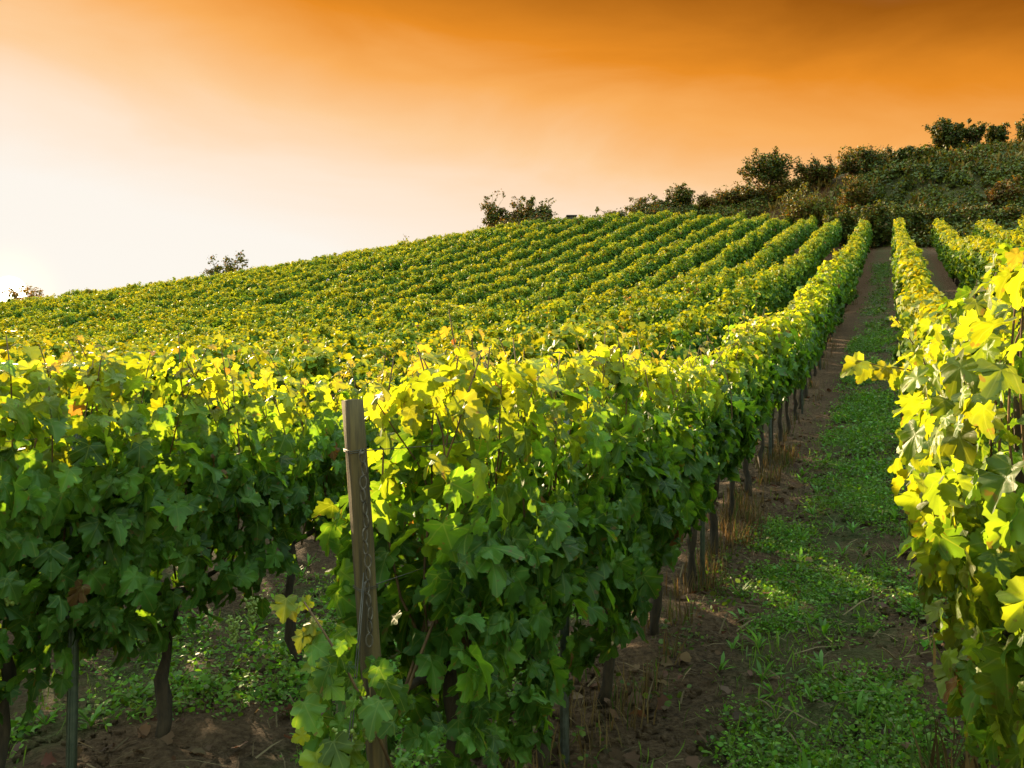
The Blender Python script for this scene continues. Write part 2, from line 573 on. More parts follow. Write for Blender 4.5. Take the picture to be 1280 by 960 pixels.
def soil_material():
    m, t, o = new_mat("soil")
    ge = N(t, "ShaderNodeNewGeometry")
    sp = N(t, "ShaderNodeSeparateXYZ")
    t.links.new(ge.outputs['Position'], sp.inputs[0])
    n1 = N(t, "ShaderNodeTexNoise", i_Scale=1.3, i_Detail=8.0, i_Roughness=0.62)
    n2 = N(t, "ShaderNodeTexNoise", i_Scale=24.0, i_Detail=6.0, i_Roughness=0.7)
    n3 = N(t, "ShaderNodeTexVoronoi", i_Scale=38.0)
    for n in (n1, n2, n3):
        t.links.new(ge.outputs['Position'], n.inputs['Vector'])
    c = mixc(t, smooth(t, n1.outputs[0], .35, .68), (0.034, 0.018, 0.010), (0.088, 0.048, 0.027))
    c = mixc(t, smooth(t, n2.outputs[0], .35, .7), c, (0.135, 0.080, 0.048))
    c = mixc(t, smooth(t, n2.outputs[0], .28, .42, .6, 0.), c, (0.028, 0.018, 0.012))
    # the reddish drier earth further up the hill
    c = mixc(t, smooth(t, sp.outputs[1], 12.0, 45.0, 0.0, 0.75), c, (0.115, 0.048, 0.022))
    # low moss and seedlings along the middle of every alley
    lane = M(t, 'SUBTRACT', sp.outputs[0], M(t, 'MULTIPLY', sp.outputs[1], SL))
    fr = M(t, 'FRACT', M(t, 'DIVIDE', M(t, 'ADD', lane, 1.69 - SP * 0.5 - 0.12 + SP * 100), SP))
    mid = M(t, 'ABSOLUTE', M(t, 'SUBTRACT', fr, 0.5))           # 0.5 in the middle of an alley
    strip = smooth(t, mid, 0.20, 0.36)
    n4 = N(t, "ShaderNodeTexNoise", i_Scale=2.2, i_Detail=7.0, i_Roughness=0.7)
    t.links.new(ge.outputs['Position'], n4.inputs['Vector'])
    g = M(t, 'MULTIPLY', strip, smooth(t, n4.outputs[0], 0.40, 0.60))
    gcol = mixc(t, n2.outputs[0], (0.025, 0.055, 0.012), (0.06, 0.10, 0.02))
    c = mixc(t, M(t, 'MULTIPLY', g, 0.5), c, gcol)
    # rough pasture beyond the vineyard
    rough_g = M(t, 'MAXIMUM', smooth(t, sp.outputs[1], 80.0, 86.0), smooth(t, M(t, 'SUBTRACT', sp.outputs[0], M(t, 'MULTIPLY', sp.outputs[1], 0.05)), 24.5, 27.0))
    c = mixc(t, rough_g, c, mixc(t, n1.outputs[0], (0.045, 0.05, 0.016), (0.11, 0.085, 0.035)))
    pr = N(t, "ShaderNodeBsdfPrincipled", i_Roughness=0.95)
    pr.inputs['Specular IOR Level'].default_value = 0.15
    t.links.new(c, pr.inputs['Base Color'])
    bp = N(t, "ShaderNodeBump", i_Strength=1.0, i_Distance=0.05)
    t.links.new(M(t, 'ADD', n2.outputs[0], M(t, 'MULTIPLY', n3.outputs[0], 0.4)), bp.inputs['Height'])
    t.links.new(bp.outputs[0], pr.inputs['Normal'])
    t.links.new(pr.outputs[0], o.inputs[0])
    return m


MAT_SOIL = soil_material()

# ------------------------------------------------------------------ ground


def lines(lo, hi, a, b, step, grow):
    mid = list(np.arange(a, b, step))
    up, x, s = [], b, step
    while x < hi:
        up.append(x)
        s *= grow
        x += s
    up.append(hi)
    dn, x, s = [], a, step
    while x > lo:
        s *= grow
        x -= s
        dn.append(max(x, lo))
    return np.array(sorted(set(dn)) + mid + up)


gx = lines(-900, 900, -5.0, 5.0, 0.055, 1.055)
gy = lines(-300, 1500, 2.2, 9.0, 0.055, 1.035)
XX, YY = np.meshgrid(gx, gy)
ZZ = gz(XX, YY)
fade = np.clip(1.4 - np.hypot(XX, YY) / 30, 0, 1)
lane = np.mod(XX - SL * YY + 1.69, SP) / SP
ridge = np.cos(lane * 2 * math.pi)                        # soil drawn up a little along the rows
ZZ += fade * (0.035 * ridge + 0.030 * vnoise(XX * 1.3, YY * 1.3) + 0.020 * vnoise(XX * 4.1 + 7, YY * 4.1) + 0.026 * vnoise(XX * 8 + 3, YY * 8) * (np.hypot(XX, YY) < 14))
ny, nx = XX.shape
idx = np.arange(ny * nx).reshape(ny, nx)
quads = np.stack([idx[:-1, :-1], idx[:-1, 1:], idx[1:, 1:], idx[1:, :-1]], -1).reshape(-1, 4)
ground = link("ground", tri_mesh(np.stack([XX, YY, ZZ], -1).reshape(-1, 3), quads), MAT_SOIL)
ground["kind"] = "structure"

# ------------------------------------------------------------------ leaf colours
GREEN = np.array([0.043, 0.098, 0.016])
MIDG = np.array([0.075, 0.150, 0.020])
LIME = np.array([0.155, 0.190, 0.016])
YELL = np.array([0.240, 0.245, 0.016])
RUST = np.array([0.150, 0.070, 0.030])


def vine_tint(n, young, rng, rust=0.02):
    """paler and yellower from 0 to 1: leaf youth, plus sunlight put into the colour"""
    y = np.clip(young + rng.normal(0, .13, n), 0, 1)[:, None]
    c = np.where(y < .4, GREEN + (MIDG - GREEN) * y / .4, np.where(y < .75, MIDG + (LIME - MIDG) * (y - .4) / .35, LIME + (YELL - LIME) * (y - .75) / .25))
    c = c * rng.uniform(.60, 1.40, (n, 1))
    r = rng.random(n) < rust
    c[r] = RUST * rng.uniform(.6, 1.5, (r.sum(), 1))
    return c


def canopy(k, d0, d1, per_m, size, templates, rng, H=1.95, HB=0.72, W=0.33, lumps=1.0, young_lit0=0.15, gaps=0.0, rust=0.02, topshare=0.15, tilt=1.5, clump=0, young_lit_top=.72, foot=.62):
    """leaves of a stretch of trained vine between depths d0 and d1 on row k"""
    L = (d1 - d0) * math.hypot(SL, 1)
    n = int(L * per_m)
    if clump:
        n //= clump
    d = rng.uniform(d0, d1, n)
    s = d * math.hypot(SL, 1)
    kk = k * 17.3
    top = H + lumps * (0.10 * vnoise(s * .55 + kk, kk) + 0.11 * vnoise(s * 1.9 + kk, kk + 9) + 0.07 * vnoise(s * 6 + kk, kk + 3))
    if clump:                                    # weak vines leave dips in the row
        top = top - .55 * np.maximum(0, vnoise(s * .75 + kk * 3.1, kk + 61) - .35)
    bot = HB + lumps * (0.10 * vnoise(s * .8 + kk, kk + 31) + 0.22 * vnoise(s * 3.1 + kk, kk + 5))
    u = rng.random(n)
    u = np.where(rng.random(n) < np.clip((u - .5) / .5, 0, 1) * .75, u * .62, u)
    istop = rng.random(n) < topshare
    tt = np.where(istop, 1 - np.abs(rng.normal(0, .06, n)), u)
    h = bot + (top - bot) * tt
    prof = np.interp(tt, [0, .25, .7, .9, 1.0], [foot, .4 + foot * .97, .92, .78, .5])
    ww = W * prof * (1 + lumps * (0.28 * vnoise(s * 1.6 + kk, h * 2.2) + 0.22 * vnoise(s * 4.2 + kk, h * 4.7 + 11)))
    side = np.where(rng.random(n) < .5, -1.0, 1.0)
    w = np.where(istop, rng.uniform(-1, 1, n) * ww, side * ww * (1 - .55 * rng.random(n) ** 2.2))
    if gaps:
        keep = (vnoise(s * 2.1 + kk + 50, h * 2.4) > -1 + gaps * 1.3) | (rng.random(n) < .35)
        d, s, h, w, tt, top, istop, side = (a[keep] for a in (d, s, h, w, tt, top, istop, side))
        n = len(d)
    x = rowx(k, d)
    z0 = gz(x, d)
    P = np.stack([x, d, z0 + h], 1) + NX[None] * w[:, None]
    sd = np.where(np.abs(w) > .05, np.sign(w), side)
    upc = np.where(istop, 1.0, .30 + .25 * tt)
    Nn = NX[None] * (sd * np.where(istop, .35, 1.0))[:, None] + np.array([[0, 0, 1.0]]) * upc[:, None] + rng.normal(0, .40 * tilt, (n, 3))
    Td = np.array([[0, 0, -1.0]]) + NX[None] * (sd * .35)[:, None] + UX[None] * rng.normal(0, .7, n)[:, None] + rng.normal(0, .35, (n, 3))
    if clump:
        rp = lambda a: np.repeat(a, clump, 0)
        off = norm(rng.normal(0, 1, (n * clump, 3))) * (rng.random(n * clump) ** .5 * np.repeat(rng.uniform(.08, .18, n), clump))[:, None]
        P, Nn, Td, tt, s, h = rp(P) + off, rp(Nn) * .45 + off * 8.0 + rng.normal(0, .25, (n * clump, 3)), rp(Td) + rng.normal(0, .35, (n * clump, 3)), rp(tt), rp(s), rp(h)
        n = n * clump
    young = young_lit0 + young_lit_top * np.clip((tt - .5) / .5, 0, 1) ** (2.3 if clump else 1.2) + .12 * vnoise(s * .9 + kk, h * 1.5 + 4)  # yellow tops: partly young growth, partly sunlight put into the tint
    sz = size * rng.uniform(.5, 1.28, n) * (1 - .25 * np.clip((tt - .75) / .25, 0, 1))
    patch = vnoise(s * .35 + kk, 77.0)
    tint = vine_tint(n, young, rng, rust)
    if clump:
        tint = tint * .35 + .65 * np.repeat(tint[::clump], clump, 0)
    if rust > .03:
        r = (patch > .45) & (rng.random(n) < .35)
        tint[r] = RUST * rng.uniform(.7, 1.5, (r.sum(), 1))
    Pb = P - norm(Td) * (sz * .35)[:, None]
    return leafcloud(templates, Pb, Nn, Td, sz, tint, rng)


def shoot_path(start, top, rng, lean=0.12, n=9):
    start, top = np.asarray(start, float), np.asarray(top, float)
    tt = np.linspace(0, 1, n)[:, None]
    bow = NX * rng.normal(0, lean) + UX * rng.normal(0, lean)
    return start + (top - start) * tt + bow * np.sin(tt * math.pi) + np.cumsum(rng.normal(0, .008, (n, 3)), 0)


def shoot_leaves(path, rng, size, nleaf, young=(.1, .9), templates=LEAF_FINE, start=.12, sides=NX):
    f = np.linspace(start, 1.0, nleaf)
    seg = f * (len(path) - 1)
    i = np.minimum(seg.astype(int), len(path) - 2)
    P = path[i] + (path[i + 1] - path[i]) * (seg - i)[:, None]
    sd = np.where(np.arange(nleaf) % 2 == 0, 1.0, -1.0)
    az_ = rng.normal(0, .7, nleaf)
    outd = sides[None] * (sd * np.cos(az_))[:, None] + UX[None] * np.sin(az_)[:, None]
    pet = size * .45 * (1 - .5 * f)
    Pb = P + outd * pet[:, None] + np.array([[0, 0, 1]]) * (pet * .5)[:, None]
    Nn = outd * (.75 - .3 * f)[:, None] + np.array([[0, 0, 1.0]]) * (.55 + .4 * f)[:, None] + rng.normal(0, .3, (nleaf, 3))
    Td = outd * .6 + np.array([[0, 0, -1.0]]) * (1 - .7 * f)[:, None] + rng.normal(0, .25, (nleaf, 3))
    sz = size * (1.1 - .72 * f ** 2.5) * rng.uniform(.75, 1.2, nleaf)
    y = young[0] + (young[1] - young[0]) * f ** 1.6
    t_ = vine_tint(nleaf, y, rng, .01)
    tip = f > .93
    t_[tip] = t_[tip] * .5 + np.array([.22, .13, .05]) * .5
    return leafcloud(templates, Pb, Nn, Td, sz, t_, rng)


def ball(c, r, nseg=7, nring=5):
    V, T = [np.array([0, 0, 1.0])], []
    for i in range(1, nring):
        for j in range(nseg):
            a, b = math.pi * i / nring, 2 * math.pi * j / nseg
            V.append(np.array([math.sin(a) * math.cos(b), math.sin(a) * math.sin(b), math.cos(a)]))
    V.append(np.array([0, 0, -1.0]))
    for j in range(nseg):
        T.append((0, 1 + j, 1 + (j + 1) % nseg))
        for i in range(nring - 2):
            a, b = 1 + i * nseg + j, 1 + i * nseg + (j + 1) % nseg
            T += [(a, a + nseg, b + nseg), (a, b + nseg, b)]
        T.append((len(V) - 1, 1 + (nring - 2) * nseg + (j + 1) % nseg, 1 + (nring - 2) * nseg + j))
    return np.array(V) * r + np.asarray(c), np.array(T)


def grape_cluster(p, rng, length=.14, width=.042, n=90):
    parts = []
    for i in range(n):
        f = rng.random() ** .8
        w = width * (1 - .75 * f) * math.sqrt(rng.uniform(.35, 1))
        a = rng.uniform(0, 2 * math.pi)
        parts.append(ball(p + np.array([w * math.cos(a), w * math.sin(a), -f * length]), rng.uniform(.0065, .0088)))
    return parts


ORD = ["", "first", "second", "third", "fourth", "fifth", "sixth", "seventh", "eighth", "ninth", "tenth", "eleventh", "twelfth", "thirteenth", "fourteenth",
       "fifteenth", "sixteenth", "seventeenth", "eighteenth", "nineteenth", "twentieth"]
TENS = {20: "twenty", 30: "thirty", 40: "forty"}


def ordinal(n):
    if n <= 20:
        return ORD[n]
    if n % 10 == 0:
        return {30: "thirtieth", 40: "fortieth"}[n]
    return TENS[n // 10 * 10] + "-" + ORD[n % 10]


# ------------------------------------------------------------------ single vines of the near rows
def make_vine(k, d, half, seed, label, H=1.95, W=0.33, HB=0.72, lod=0, per_m=430, shoots=9, gaps=0.0, young_lit0=.12, group=None, leafsize=.145, clusters=(), ext=(0, 0), topshare=.2, foot=.62, young_lit_top=.72):
    rng = np.random.default_rng(seed)
    base = rowpt(k, d)
    root = thing("grapevine", label, "grapevine", base, group)
    hl = half / math.hypot(SL, 1)                 # half length in depth
    # trunk with the two cordon arms
    lean = UX * rng.normal(0, .06) + NX * rng.normal(0, .03)
    hh = .82 + rng.normal(0, .04)
    tp = [base + lean * t_ ** 1.5 + np.array([rng.normal(0, .012), rng.normal(0, .012), t_ * hh - .06 * (t_ == 0)]) for t_ in np.linspace(0, 1, 8)]
    parts = [tube(tp, np.linspace(.036, .026, 8) * rng.uniform(.85, 1.15) * rng.uniform(.82, 1.25, 8), 9 if lod == 0 else 5, .14, rng)]
    head = tp[-1]
    for sg in (-1, 1):
        dd = np.linspace(0, sg * half * .9, 6)
        arm = [head + UX * a + np.array([0, 0, float(gz(rowx(k, d + a * UX[1]), d + a * UX[1])) - base[2] + .05 * math.sin(abs(a) * 3)]) + rng.normal(0, .01, 3) for a in dd]
        parts.append(tube(arm, np.linspace(.022, .010, 6), 6 if lod == 0 else 4, .08, rng))
    tube_obj("trunk", parts, MAT_BARK, root, base)
    tmpl = LEAF_FINE if lod == 0 else LEAF_MID
    leaves = [canopy(k, d - hl * (1.08 + ext[0]), d + hl * (1.08 + ext[1]), per_m, leafsize, tmpl, rng, H, HB, W, 1.0, young_lit0, gaps, .004, topshare, foot=foot, young_lit_top=young_lit_top)]
    if lod <= 1:
        for i in range(shoots):
            a = (i + .5) / shoots * 2 - 1 + rng.normal(0, .08)
            dd = d + a * hl
            st = rowpt(k, dd, .84) + NX * rng.normal(0, .03)
            tallness = H + rng.normal(.06, .07) + (.10 if rng.random() < .25 else 0)
            tp_ = rowpt(k, dd + rng.normal(0, .09), tallness) + NX * rng.normal(0, .14)
            path = shoot_path(st, tp_, rng)
            if lod == 0 or i % 2 == 0:
                tube_obj("cane", [tube(path, np.linspace(.0068, .0026, len(path)), 5, 0, rng)], MAT_CANE, root, base)
            leaves.append(shoot_leaves(path, rng, leafsize, 15 if lod == 0 else 9, (.1, .95), tmpl))
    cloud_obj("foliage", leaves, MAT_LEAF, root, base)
    for cx_, cy_, cd in clusters:
        p = pix(cx_, cy_, cd)
        gc = grape_cluster(p, rng)
        g = tube_obj("grape_cluster", gc, MAT_GRAPE, root, base)
        st = tube_obj("stem", [tube([p + np.array([0, 0, .05]), p + np.array([.004, 0, -.02]), p + np.array([0, 0, -.09])], [.002, .002, .0012], 4)], MAT_CANE, g, base)
    return root


GRP0 = "vines of the row behind the wooden end post"
GRPL = "vines of the shaded row nearest to the trellis gap"
GRPR = "sunlit vines beside the weedy path"
row0 = [3.42, 4.28, 5.2, 6.38, 7.5, 8.4, 9.4, 10.4, 11.4, 12.45, 13.5, 14.5, 15.5, 16.6, 17.6, 18.7, 19.7, 20.8, 21.8, 22.9, 23.9]
lab0 = ["end grapevine wrapped round the tall wooden post with low leafy suckers",
        "dark green grapevine between the leafy end vine and the grey grooved stake",
        "grapevine just uphill of the grey grooved stake, with a bare dark trunk",
        "grapevine before the gap of bare trunks, with hanging dark leaves",
        "grapevine beside the greenish stake in dry grass halfway along the near row",
        "grapevine right behind the greenish stake, drooping over the straw coloured grass"]
vines0 = []
for i, d in enumerate(row0):
    prv = row0[i - 1] if i else 2.78
    nxt = row0[i + 1] if i + 1 < len(row0) else d + 1.05
    half = (nxt - prv) / 4 * 1.0885 * 1.05
    lab = lab0[i] if i < len(lab0) else f"{ordinal(i + 1)} grapevine uphill from the wooden end post, in the same row"
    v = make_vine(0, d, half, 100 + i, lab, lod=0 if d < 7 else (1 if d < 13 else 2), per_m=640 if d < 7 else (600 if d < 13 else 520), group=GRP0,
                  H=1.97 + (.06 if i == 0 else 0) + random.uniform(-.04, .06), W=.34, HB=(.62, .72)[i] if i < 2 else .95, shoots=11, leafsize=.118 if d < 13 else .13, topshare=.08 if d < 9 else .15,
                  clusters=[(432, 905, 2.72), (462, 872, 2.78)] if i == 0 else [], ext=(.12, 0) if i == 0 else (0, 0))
    vines0.append(v)

rowL = [2.75, 3.85, 4.75, 5.8, 6.8, 7.9, 9.0]
labL = ["grapevine in deep shade at the picture's edge, nearest vine of the shaded row",
        "grapevine in deep shade whose trunk rises beside the dark grooved stake",
        "shaded grapevine with drooping olive leaves and a crooked hanging trunk",
        "thin grapevine with a forked trunk, seen through the gap beside the wooden post",
        "grapevine half hidden behind the wooden end post, pale green and loose",
        "grapevine of the shaded row whose top shows over the end vine's leaves",
        "last single grapevine of the shaded row, behind the leafy end vine"]
for i, d in enumerate(rowL):
    prv = rowL[i - 1] if i else 1.7
    nxt = rowL[i + 1] if i + 1 < len(rowL) else d + 1.05
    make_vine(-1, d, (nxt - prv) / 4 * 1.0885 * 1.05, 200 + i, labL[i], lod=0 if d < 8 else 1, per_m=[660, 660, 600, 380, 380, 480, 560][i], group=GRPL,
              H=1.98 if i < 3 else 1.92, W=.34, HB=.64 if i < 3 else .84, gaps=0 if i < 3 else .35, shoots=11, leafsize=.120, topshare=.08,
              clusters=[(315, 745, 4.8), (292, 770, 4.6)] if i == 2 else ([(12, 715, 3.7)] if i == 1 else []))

rowR = [2.75, 3.85, 4.95, 6.05, 7.1, 8.2]
labR = ["tall glowing grapevine cut by the picture's edge, with a dark post inside",
        "tall glowing grapevine with big yellow leaves leaning over the path",
        "bright yellow green grapevine with a long cane reaching out over the path",
        "sunlit grapevine with hanging pale leaves and a thin dead trunk below",
        "sunlit grapevine behind the long reaching cane, before the narrow uphill hedge",
        "small looking sunlit grapevine where the narrow hedge beside the path begins"]
for i, d in enumerate(rowR):
    prv = rowR[i - 1] if i else 1.6
    nxt = rowR[i + 1] if i + 1 < len(rowR) else d + 1.05
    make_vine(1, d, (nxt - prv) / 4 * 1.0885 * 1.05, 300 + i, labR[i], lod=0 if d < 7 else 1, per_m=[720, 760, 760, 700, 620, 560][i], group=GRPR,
              H=[2.16, 2.12, 2.02, 1.96, 1.95, 1.95][i], W=[.42, .40, .38, .34, .31, .31][i], HB=.55, young_lit0=.60, shoots=12, leafsize=.104, topshare=.12, foot=.25, young_lit_top=.20)  # paler leaf tint stands in for sunlight that misses the lower leaves

# ------------------------------------------------------------------ the rest of every row: trained hedges running up the hill
ENDS = {4: 49, 3: 50, 2: 52, 1: 57, 0: 62, -1: 68, -2: 71, -3: 75, -4: 76, -5: 77, -6: 78}


def make_hedge(k, d0, d1, label):
    rng = np.random.default_rng(900 + k)
    base = rowpt(k, d0)
    root = thing("vine_hedge", label, "vine row", base, "vine rows running up the hill")
    parts = []
    d = d0
    while d < d1 - .01:
        e = min(d1, d + (4 if d < 20 else 8))
        mid = (d + e) / 2
        if mid < 16:
            per, sz, tm = 480, .13, LEAF_MID
        elif mid < 30:
            per, sz, tm = 560, .16, LEAF_FAR
        elif mid < 50:
            per, sz, tm = 620, .155, LEAF_FAR
        else:
            per, sz, tm = 560, .165, LEAF_FAR
        parts.append(canopy(k, d, e, per, sz, tm, rng, 1.96, .55 if k > -3 else .80, .26, 1.5, .10 if k < 1 else .34, 0.0, .006, .2, 1.0, 11, .72 if k < 1 else .6))  # sunlit top band and paler sunny-side rows are put into the leaf tint
        # shoots that stick out above the clipped top
        ns = int((e - d) * (.9 if mid < 40 else .4))
        for _ in range(ns):
            dd = rng.uniform(d, e)
            p0 = rowpt(k, dd, 1.75) + NX * rng.normal(0, .12)
            path = shoot_path(p0, p0 + np.array([rng.normal(0, .1), rng.normal(0, .1), rng.uniform(.25, .55)]), rng, .03, 4)
            parts.append(shoot_leaves(path, rng, sz * .85, 6, (.5, .95), tm))
        d = e
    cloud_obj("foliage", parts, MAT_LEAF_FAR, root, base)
    if k in (0, 1, -1, 2):
        tr = None
        for dd in np.arange(d0 + .4, min(d1, 46), 1.05):
            b = rowpt(k, dd)
            pts = [np.array([0, 0, -.05]), np.array([rng.normal(0, .03), 0, .4]), np.array([rng.normal(0, .05), 0, .9])]
            tube_obj("trunk", [tube(np.array(pts) + b, [.04, .034, .028], 5, .08, rng)], MAT_BARK, root, base)
    return root


for k in range(4, -36, -1):
    end = ENDS.get(k, 78)
    if k >= 2:
        d0 = {2: 5.0, 3: 12.0, 4: 30.0}[k]
        lab = f"sunlit vine hedge running up to the scrub, {ordinal(k - 1)} row beyond the glowing path side vines"
    elif k == 1:
        d0, lab = 8.75, "narrow yellow vine hedge along the far side of the path, uphill of the glowing vines"
    elif k == 0:
        d0, lab = 24.45, "far uphill stretch of the vine row that starts at the wooden end post"
    elif k == -1:
        d0, lab = 9.55, "uphill stretch of the shaded vine row, next to the wooden post's row"
    else:
        d0 = (1.69 + SP * (-k)) / 1.012 - 2.6 - 2.25
        if d0 > 76.2:
            break
        lab = f"vine hedge climbing the hill, {ordinal(-k)} row on the sun's side of the wooden post's row"
    make_hedge(k, d0, end, lab)

# ------------------------------------------------------------------ posts, chain, wires
P0 = pix(441, 500, 2.90)
P1 = pix(487, 1165, 2.90)
ax = norm(P0 - P1)
a1 = norm(np.cross(ax, np.array([.62, -1.0, 0])))
a2 = np.cross(a1, ax)


def post_mesh(pa, pb, w, d, u, v, rings=14, rng=RNG):
    pa, pb = np.asarray(pa), np.asarray(pb)
    prof = [(-1, -.82), (-.82, -1), (.82, -1), (1, -.82), (1, .82), (.82, 1), (-.82, 1), (-1, .82)]
    V, T = [], []
    for i in range(rings):
        c = pa + (pb - pa) * i / (rings - 1)
        for x, y in prof:
            V.append(c + u * (x * w + rng.normal(0, .0012)) + v * (y * d + rng.normal(0, .0012)))
    n = len(prof)
    for i in range(rings - 1):
        for j in range(n):
            a, b = i * n + j, i * n + (j + 1) % n
            T += [(a, b, b + n), (a, b + n, a + n)]
    V.append(pb + norm(pb - pa) * .004)
    for j in range(n):
        T.append((len(V) - 1, (rings - 1) * n + j, (rings - 1) * n + (j + 1) % n))
    return np.array(V), np.array(T)


post = thing("wooden_post", "tall square weathered wooden end post leaning slightly, with a chain on it", "post", P1)
me = tri_mesh(post_mesh(P1 - ax * .3, P0, .029, .029, a1, a2)[0] - P1, post_mesh(P1 - ax * .3, P0, .029, .029, a1, a2)[1], smooth=False)
link("shaft", me, MAT_WOOD, post)
# a drying crack and a nail head are parts of the post
nail = pix(454, 566, 2.85)
tube_obj("nail", [tube([nail + a2 * .0, nail - np.array([0, .03, 0])], [.006, .006], 6)], MAT_RUST, post, P1)


def link_ring(c, axis, side, L=.021, Wd=.011, r=.0028):
    pts = []
    for i in range(13):
        a = 2 * math.pi * i / 12
        pts.append(c + axis * L * math.cos(a) + side * Wd * math.sin(a))
    return tube(pts, r, 5, caps=False)


front = norm(np.cross(a1, ax))
if front[1] > 0:
    front = -front
rg = np.random.default_rng(5)
chain = thing("chain", "rusty twisted chain hanging down the face of the wooden end post", "chain", nail)
cp, k_ = [], 0
top_c, bot_c = pix(453, 570, 2.845), pix(463, 800, 2.845)
nlink = 15
for i in range(nlink):
    c = top_c + (bot_c - top_c) * i / (nlink - 1) + a1 * .004 * math.sin(i * 1.7)
    sd = norm(a1 * (.35 if i % 2 else 1.0) + front * (1.0 if i % 2 else -.3 + .5 * math.sin(i)))
    V, T = link_ring(c, norm(top_c - bot_c), sd)
    tube_obj("chain_link", [(V, T)], MAT_RUST, chain, nail)


def bind(h, label):
    """wire wound round the post"""
    c = P0 - ax * h
    w_ = .0318
    pts = []
    for t_ in range(2):
        for x, y in ((-1, -1), (1, -1), (1, 1), (-1, 1)):
            pts.append(c + a1 * x * w_ + a2 * y * w_ + ax * (.006 * t_ + .002 * x))
    pts.append(pts[0] + ax * .012)
    return tube_obj("wire_tie", [tube(pts, .0013, 4)], MAT_WIRE, post, P1)


bind(.17, "")
bind(.62, "")

gw = thing("guy_wire", "two thin anchor wires slanting from the wooden end post down to the soil", "wire", pix(392, 1020, 2.35))
b_ = pix(392, 1020, 2.35)
b_[2] = float(gz(b_[0], b_[1]))
for j, off in enumerate((0, .018)):
    a_ = P0 - ax * (.56 + .03 * j) + front * .042 - a1 * .02
    e_ = b_ + a1 * off
    mid = [a_ + (e_ - a_) * t_ + np.array([0, 0, -.012 * math.sin(t_ * math.pi)]) for t_ in np.linspace(0, 1, 8)]
    tube_obj("strand", [tube(mid, .0020, 5)], MAT_WIRE, gw, gw.location)


def trellis_wire(k, d0, d1, h, label, start=None):
    pts = [rowpt(k, dd, h + .01 * math.sin(dd * 1.3)) for dd in np.arange(d0, d1, .9)]
    if start is not None:
        pts = [start] + pts
    o = tube_obj("trellis_wire", [tube(pts, .0016, 4)], MAT_WIRE, None, pts[0])
    tag(o, label, "wire", "trellis wires")
    return o


trellis_wire(0, 3.3, 24, 1.72, "upper trellis wire running uphill from the top of the wooden end post", P0 - ax * .17 + front * -.02)
trellis_wire(0, 3.3, 24, 1.28, "middle trellis wire running uphill from the wooden end post", P0 - ax * .62)
trellis_wire(0, 3.3, 24, .84, "lowest trellis wire carrying the trunks behind the wooden end post", P0 - ax * 1.06)
trellis_wire(-1, 2.0, 12, 1.70, "upper trellis wire of the shaded vine row")
trellis_wire(-1, 2.0, 12, .84, "lowest trellis wire of the shaded vine row")
trellis_wire(1, 2.0, 12, 1.72, "upper trellis wire inside the glowing vines beside the path")


def stake(k, d, label, h=2.05, mat=None, lean=(0, 0)):
    b = rowpt(k, d) + NX * .06
    root = thing("metal_stake", label, "stake", b, "trellis stakes")
    tp = b + np.array([lean[0], lean[1], h])
    ax_ = norm(tp - b)
    u = norm(np.cross(ax_, UX))
    v = np.cross(u, ax_)
    c = (tp + b - ax_ * .4) / 2
    L = h / 2 + .2
    parts = [box(c, u * .018, v * .0022, ax_ * L), box(c + u * .016 + v * .0172, u * .0022, v * .015, ax_ * L), box(c - u * .016 + v * .0172, u * .0022, v * .015, ax_ * L),
             box(c - v * .0062, u * .006, v * .004, ax_ * L)]
    V, T = vt_merge(parts)
    link("profile", tri_mesh(V - b, T, smooth=False), mat or MAT_STEEL, root)
    for i in range(3):
        hk = b + ax_ * (.84 + .44 * i) - v * .012
        tube_obj("wire_hook", [tube([hk, hk - v * .012 + ax_ * .008, hk - v * .01 + ax_ * .02], .0022, 4)], MAT_STEEL, root, b)
    return root


MAT_STAKE_GREEN = plain_material("weathered_green_steel", (0.09, 0.11, 0.085), 0.6, 0.4, (0.14, 0.15, 0.12))
stake(0, 4.40, "grey grooved steel stake under the dark leaves, second upright after the wooden post", 1.80)
stake(0, 7.62, "greenish steel stake among bare trunks, third upright after the wooden post", 1.85, MAT_STAKE_GREEN)
for i, d in enumerate((11.9, 16.2, 20.4, 24.6)):
    stake(0, d, f"grey steel stake in the wooden post's row, {ordinal(i + 4)} upright after that post", 1.85)
stake(-1, 4.17, "dark grooved stake at the foot of the deeply shaded vines", 1.72, MAT_STAKE_GREEN, (.03, 0))
stake(-1, 8.4, "steel stake of the shaded row hidden behind the wooden post's vines", 1.72)
pr_ = rowpt(1, 3.78)
wp = thing("wooden_post", "dark wooden post inside the tall glowing vines beside the path", "post", pr_)
V, T = post_mesh(pr_ - np.array([0, 0, .3]), pr_ + np.array([.02, 0, 2.1]), .038, .038, UX, NX)
link("shaft", tri_mesh(V - pr_, T, smooth=False), MAT_BARK, wp)

# ------------------------------------------------------------------ hand placed shoots (parts of their vines)
def special_shoot(root, pts, leaves, radius=.005, name="cane", tipcol=None):
    base = np.array(root.location)
    cane = tube_obj(name, [tube(pts, np.linspace(radius, radius * .45, len(pts)), 5)], MAT_CANE, root, base)
    rng = np.random.default_rng(len(pts) * 7 + int(abs(pts[0][0]) * 100))
    P, Nn, Td, S, C = [], [], [], [], []
    for (p, nrm, td, s, y) in leaves:
        P.append(p); Nn.append(nrm); Td.append(td); S.append(s)
        C.append(vine_tint(1, np.array([y]), rng, 0)[0])
    cl_ = leafcloud(LEAF_FINE, np.array(P), np.array(Nn, float), np.array(Td, float), np.array(S), np.array(C), rng)
    cloud_obj("leaf_spray", cl_, MAT_LEAF, cane, base)


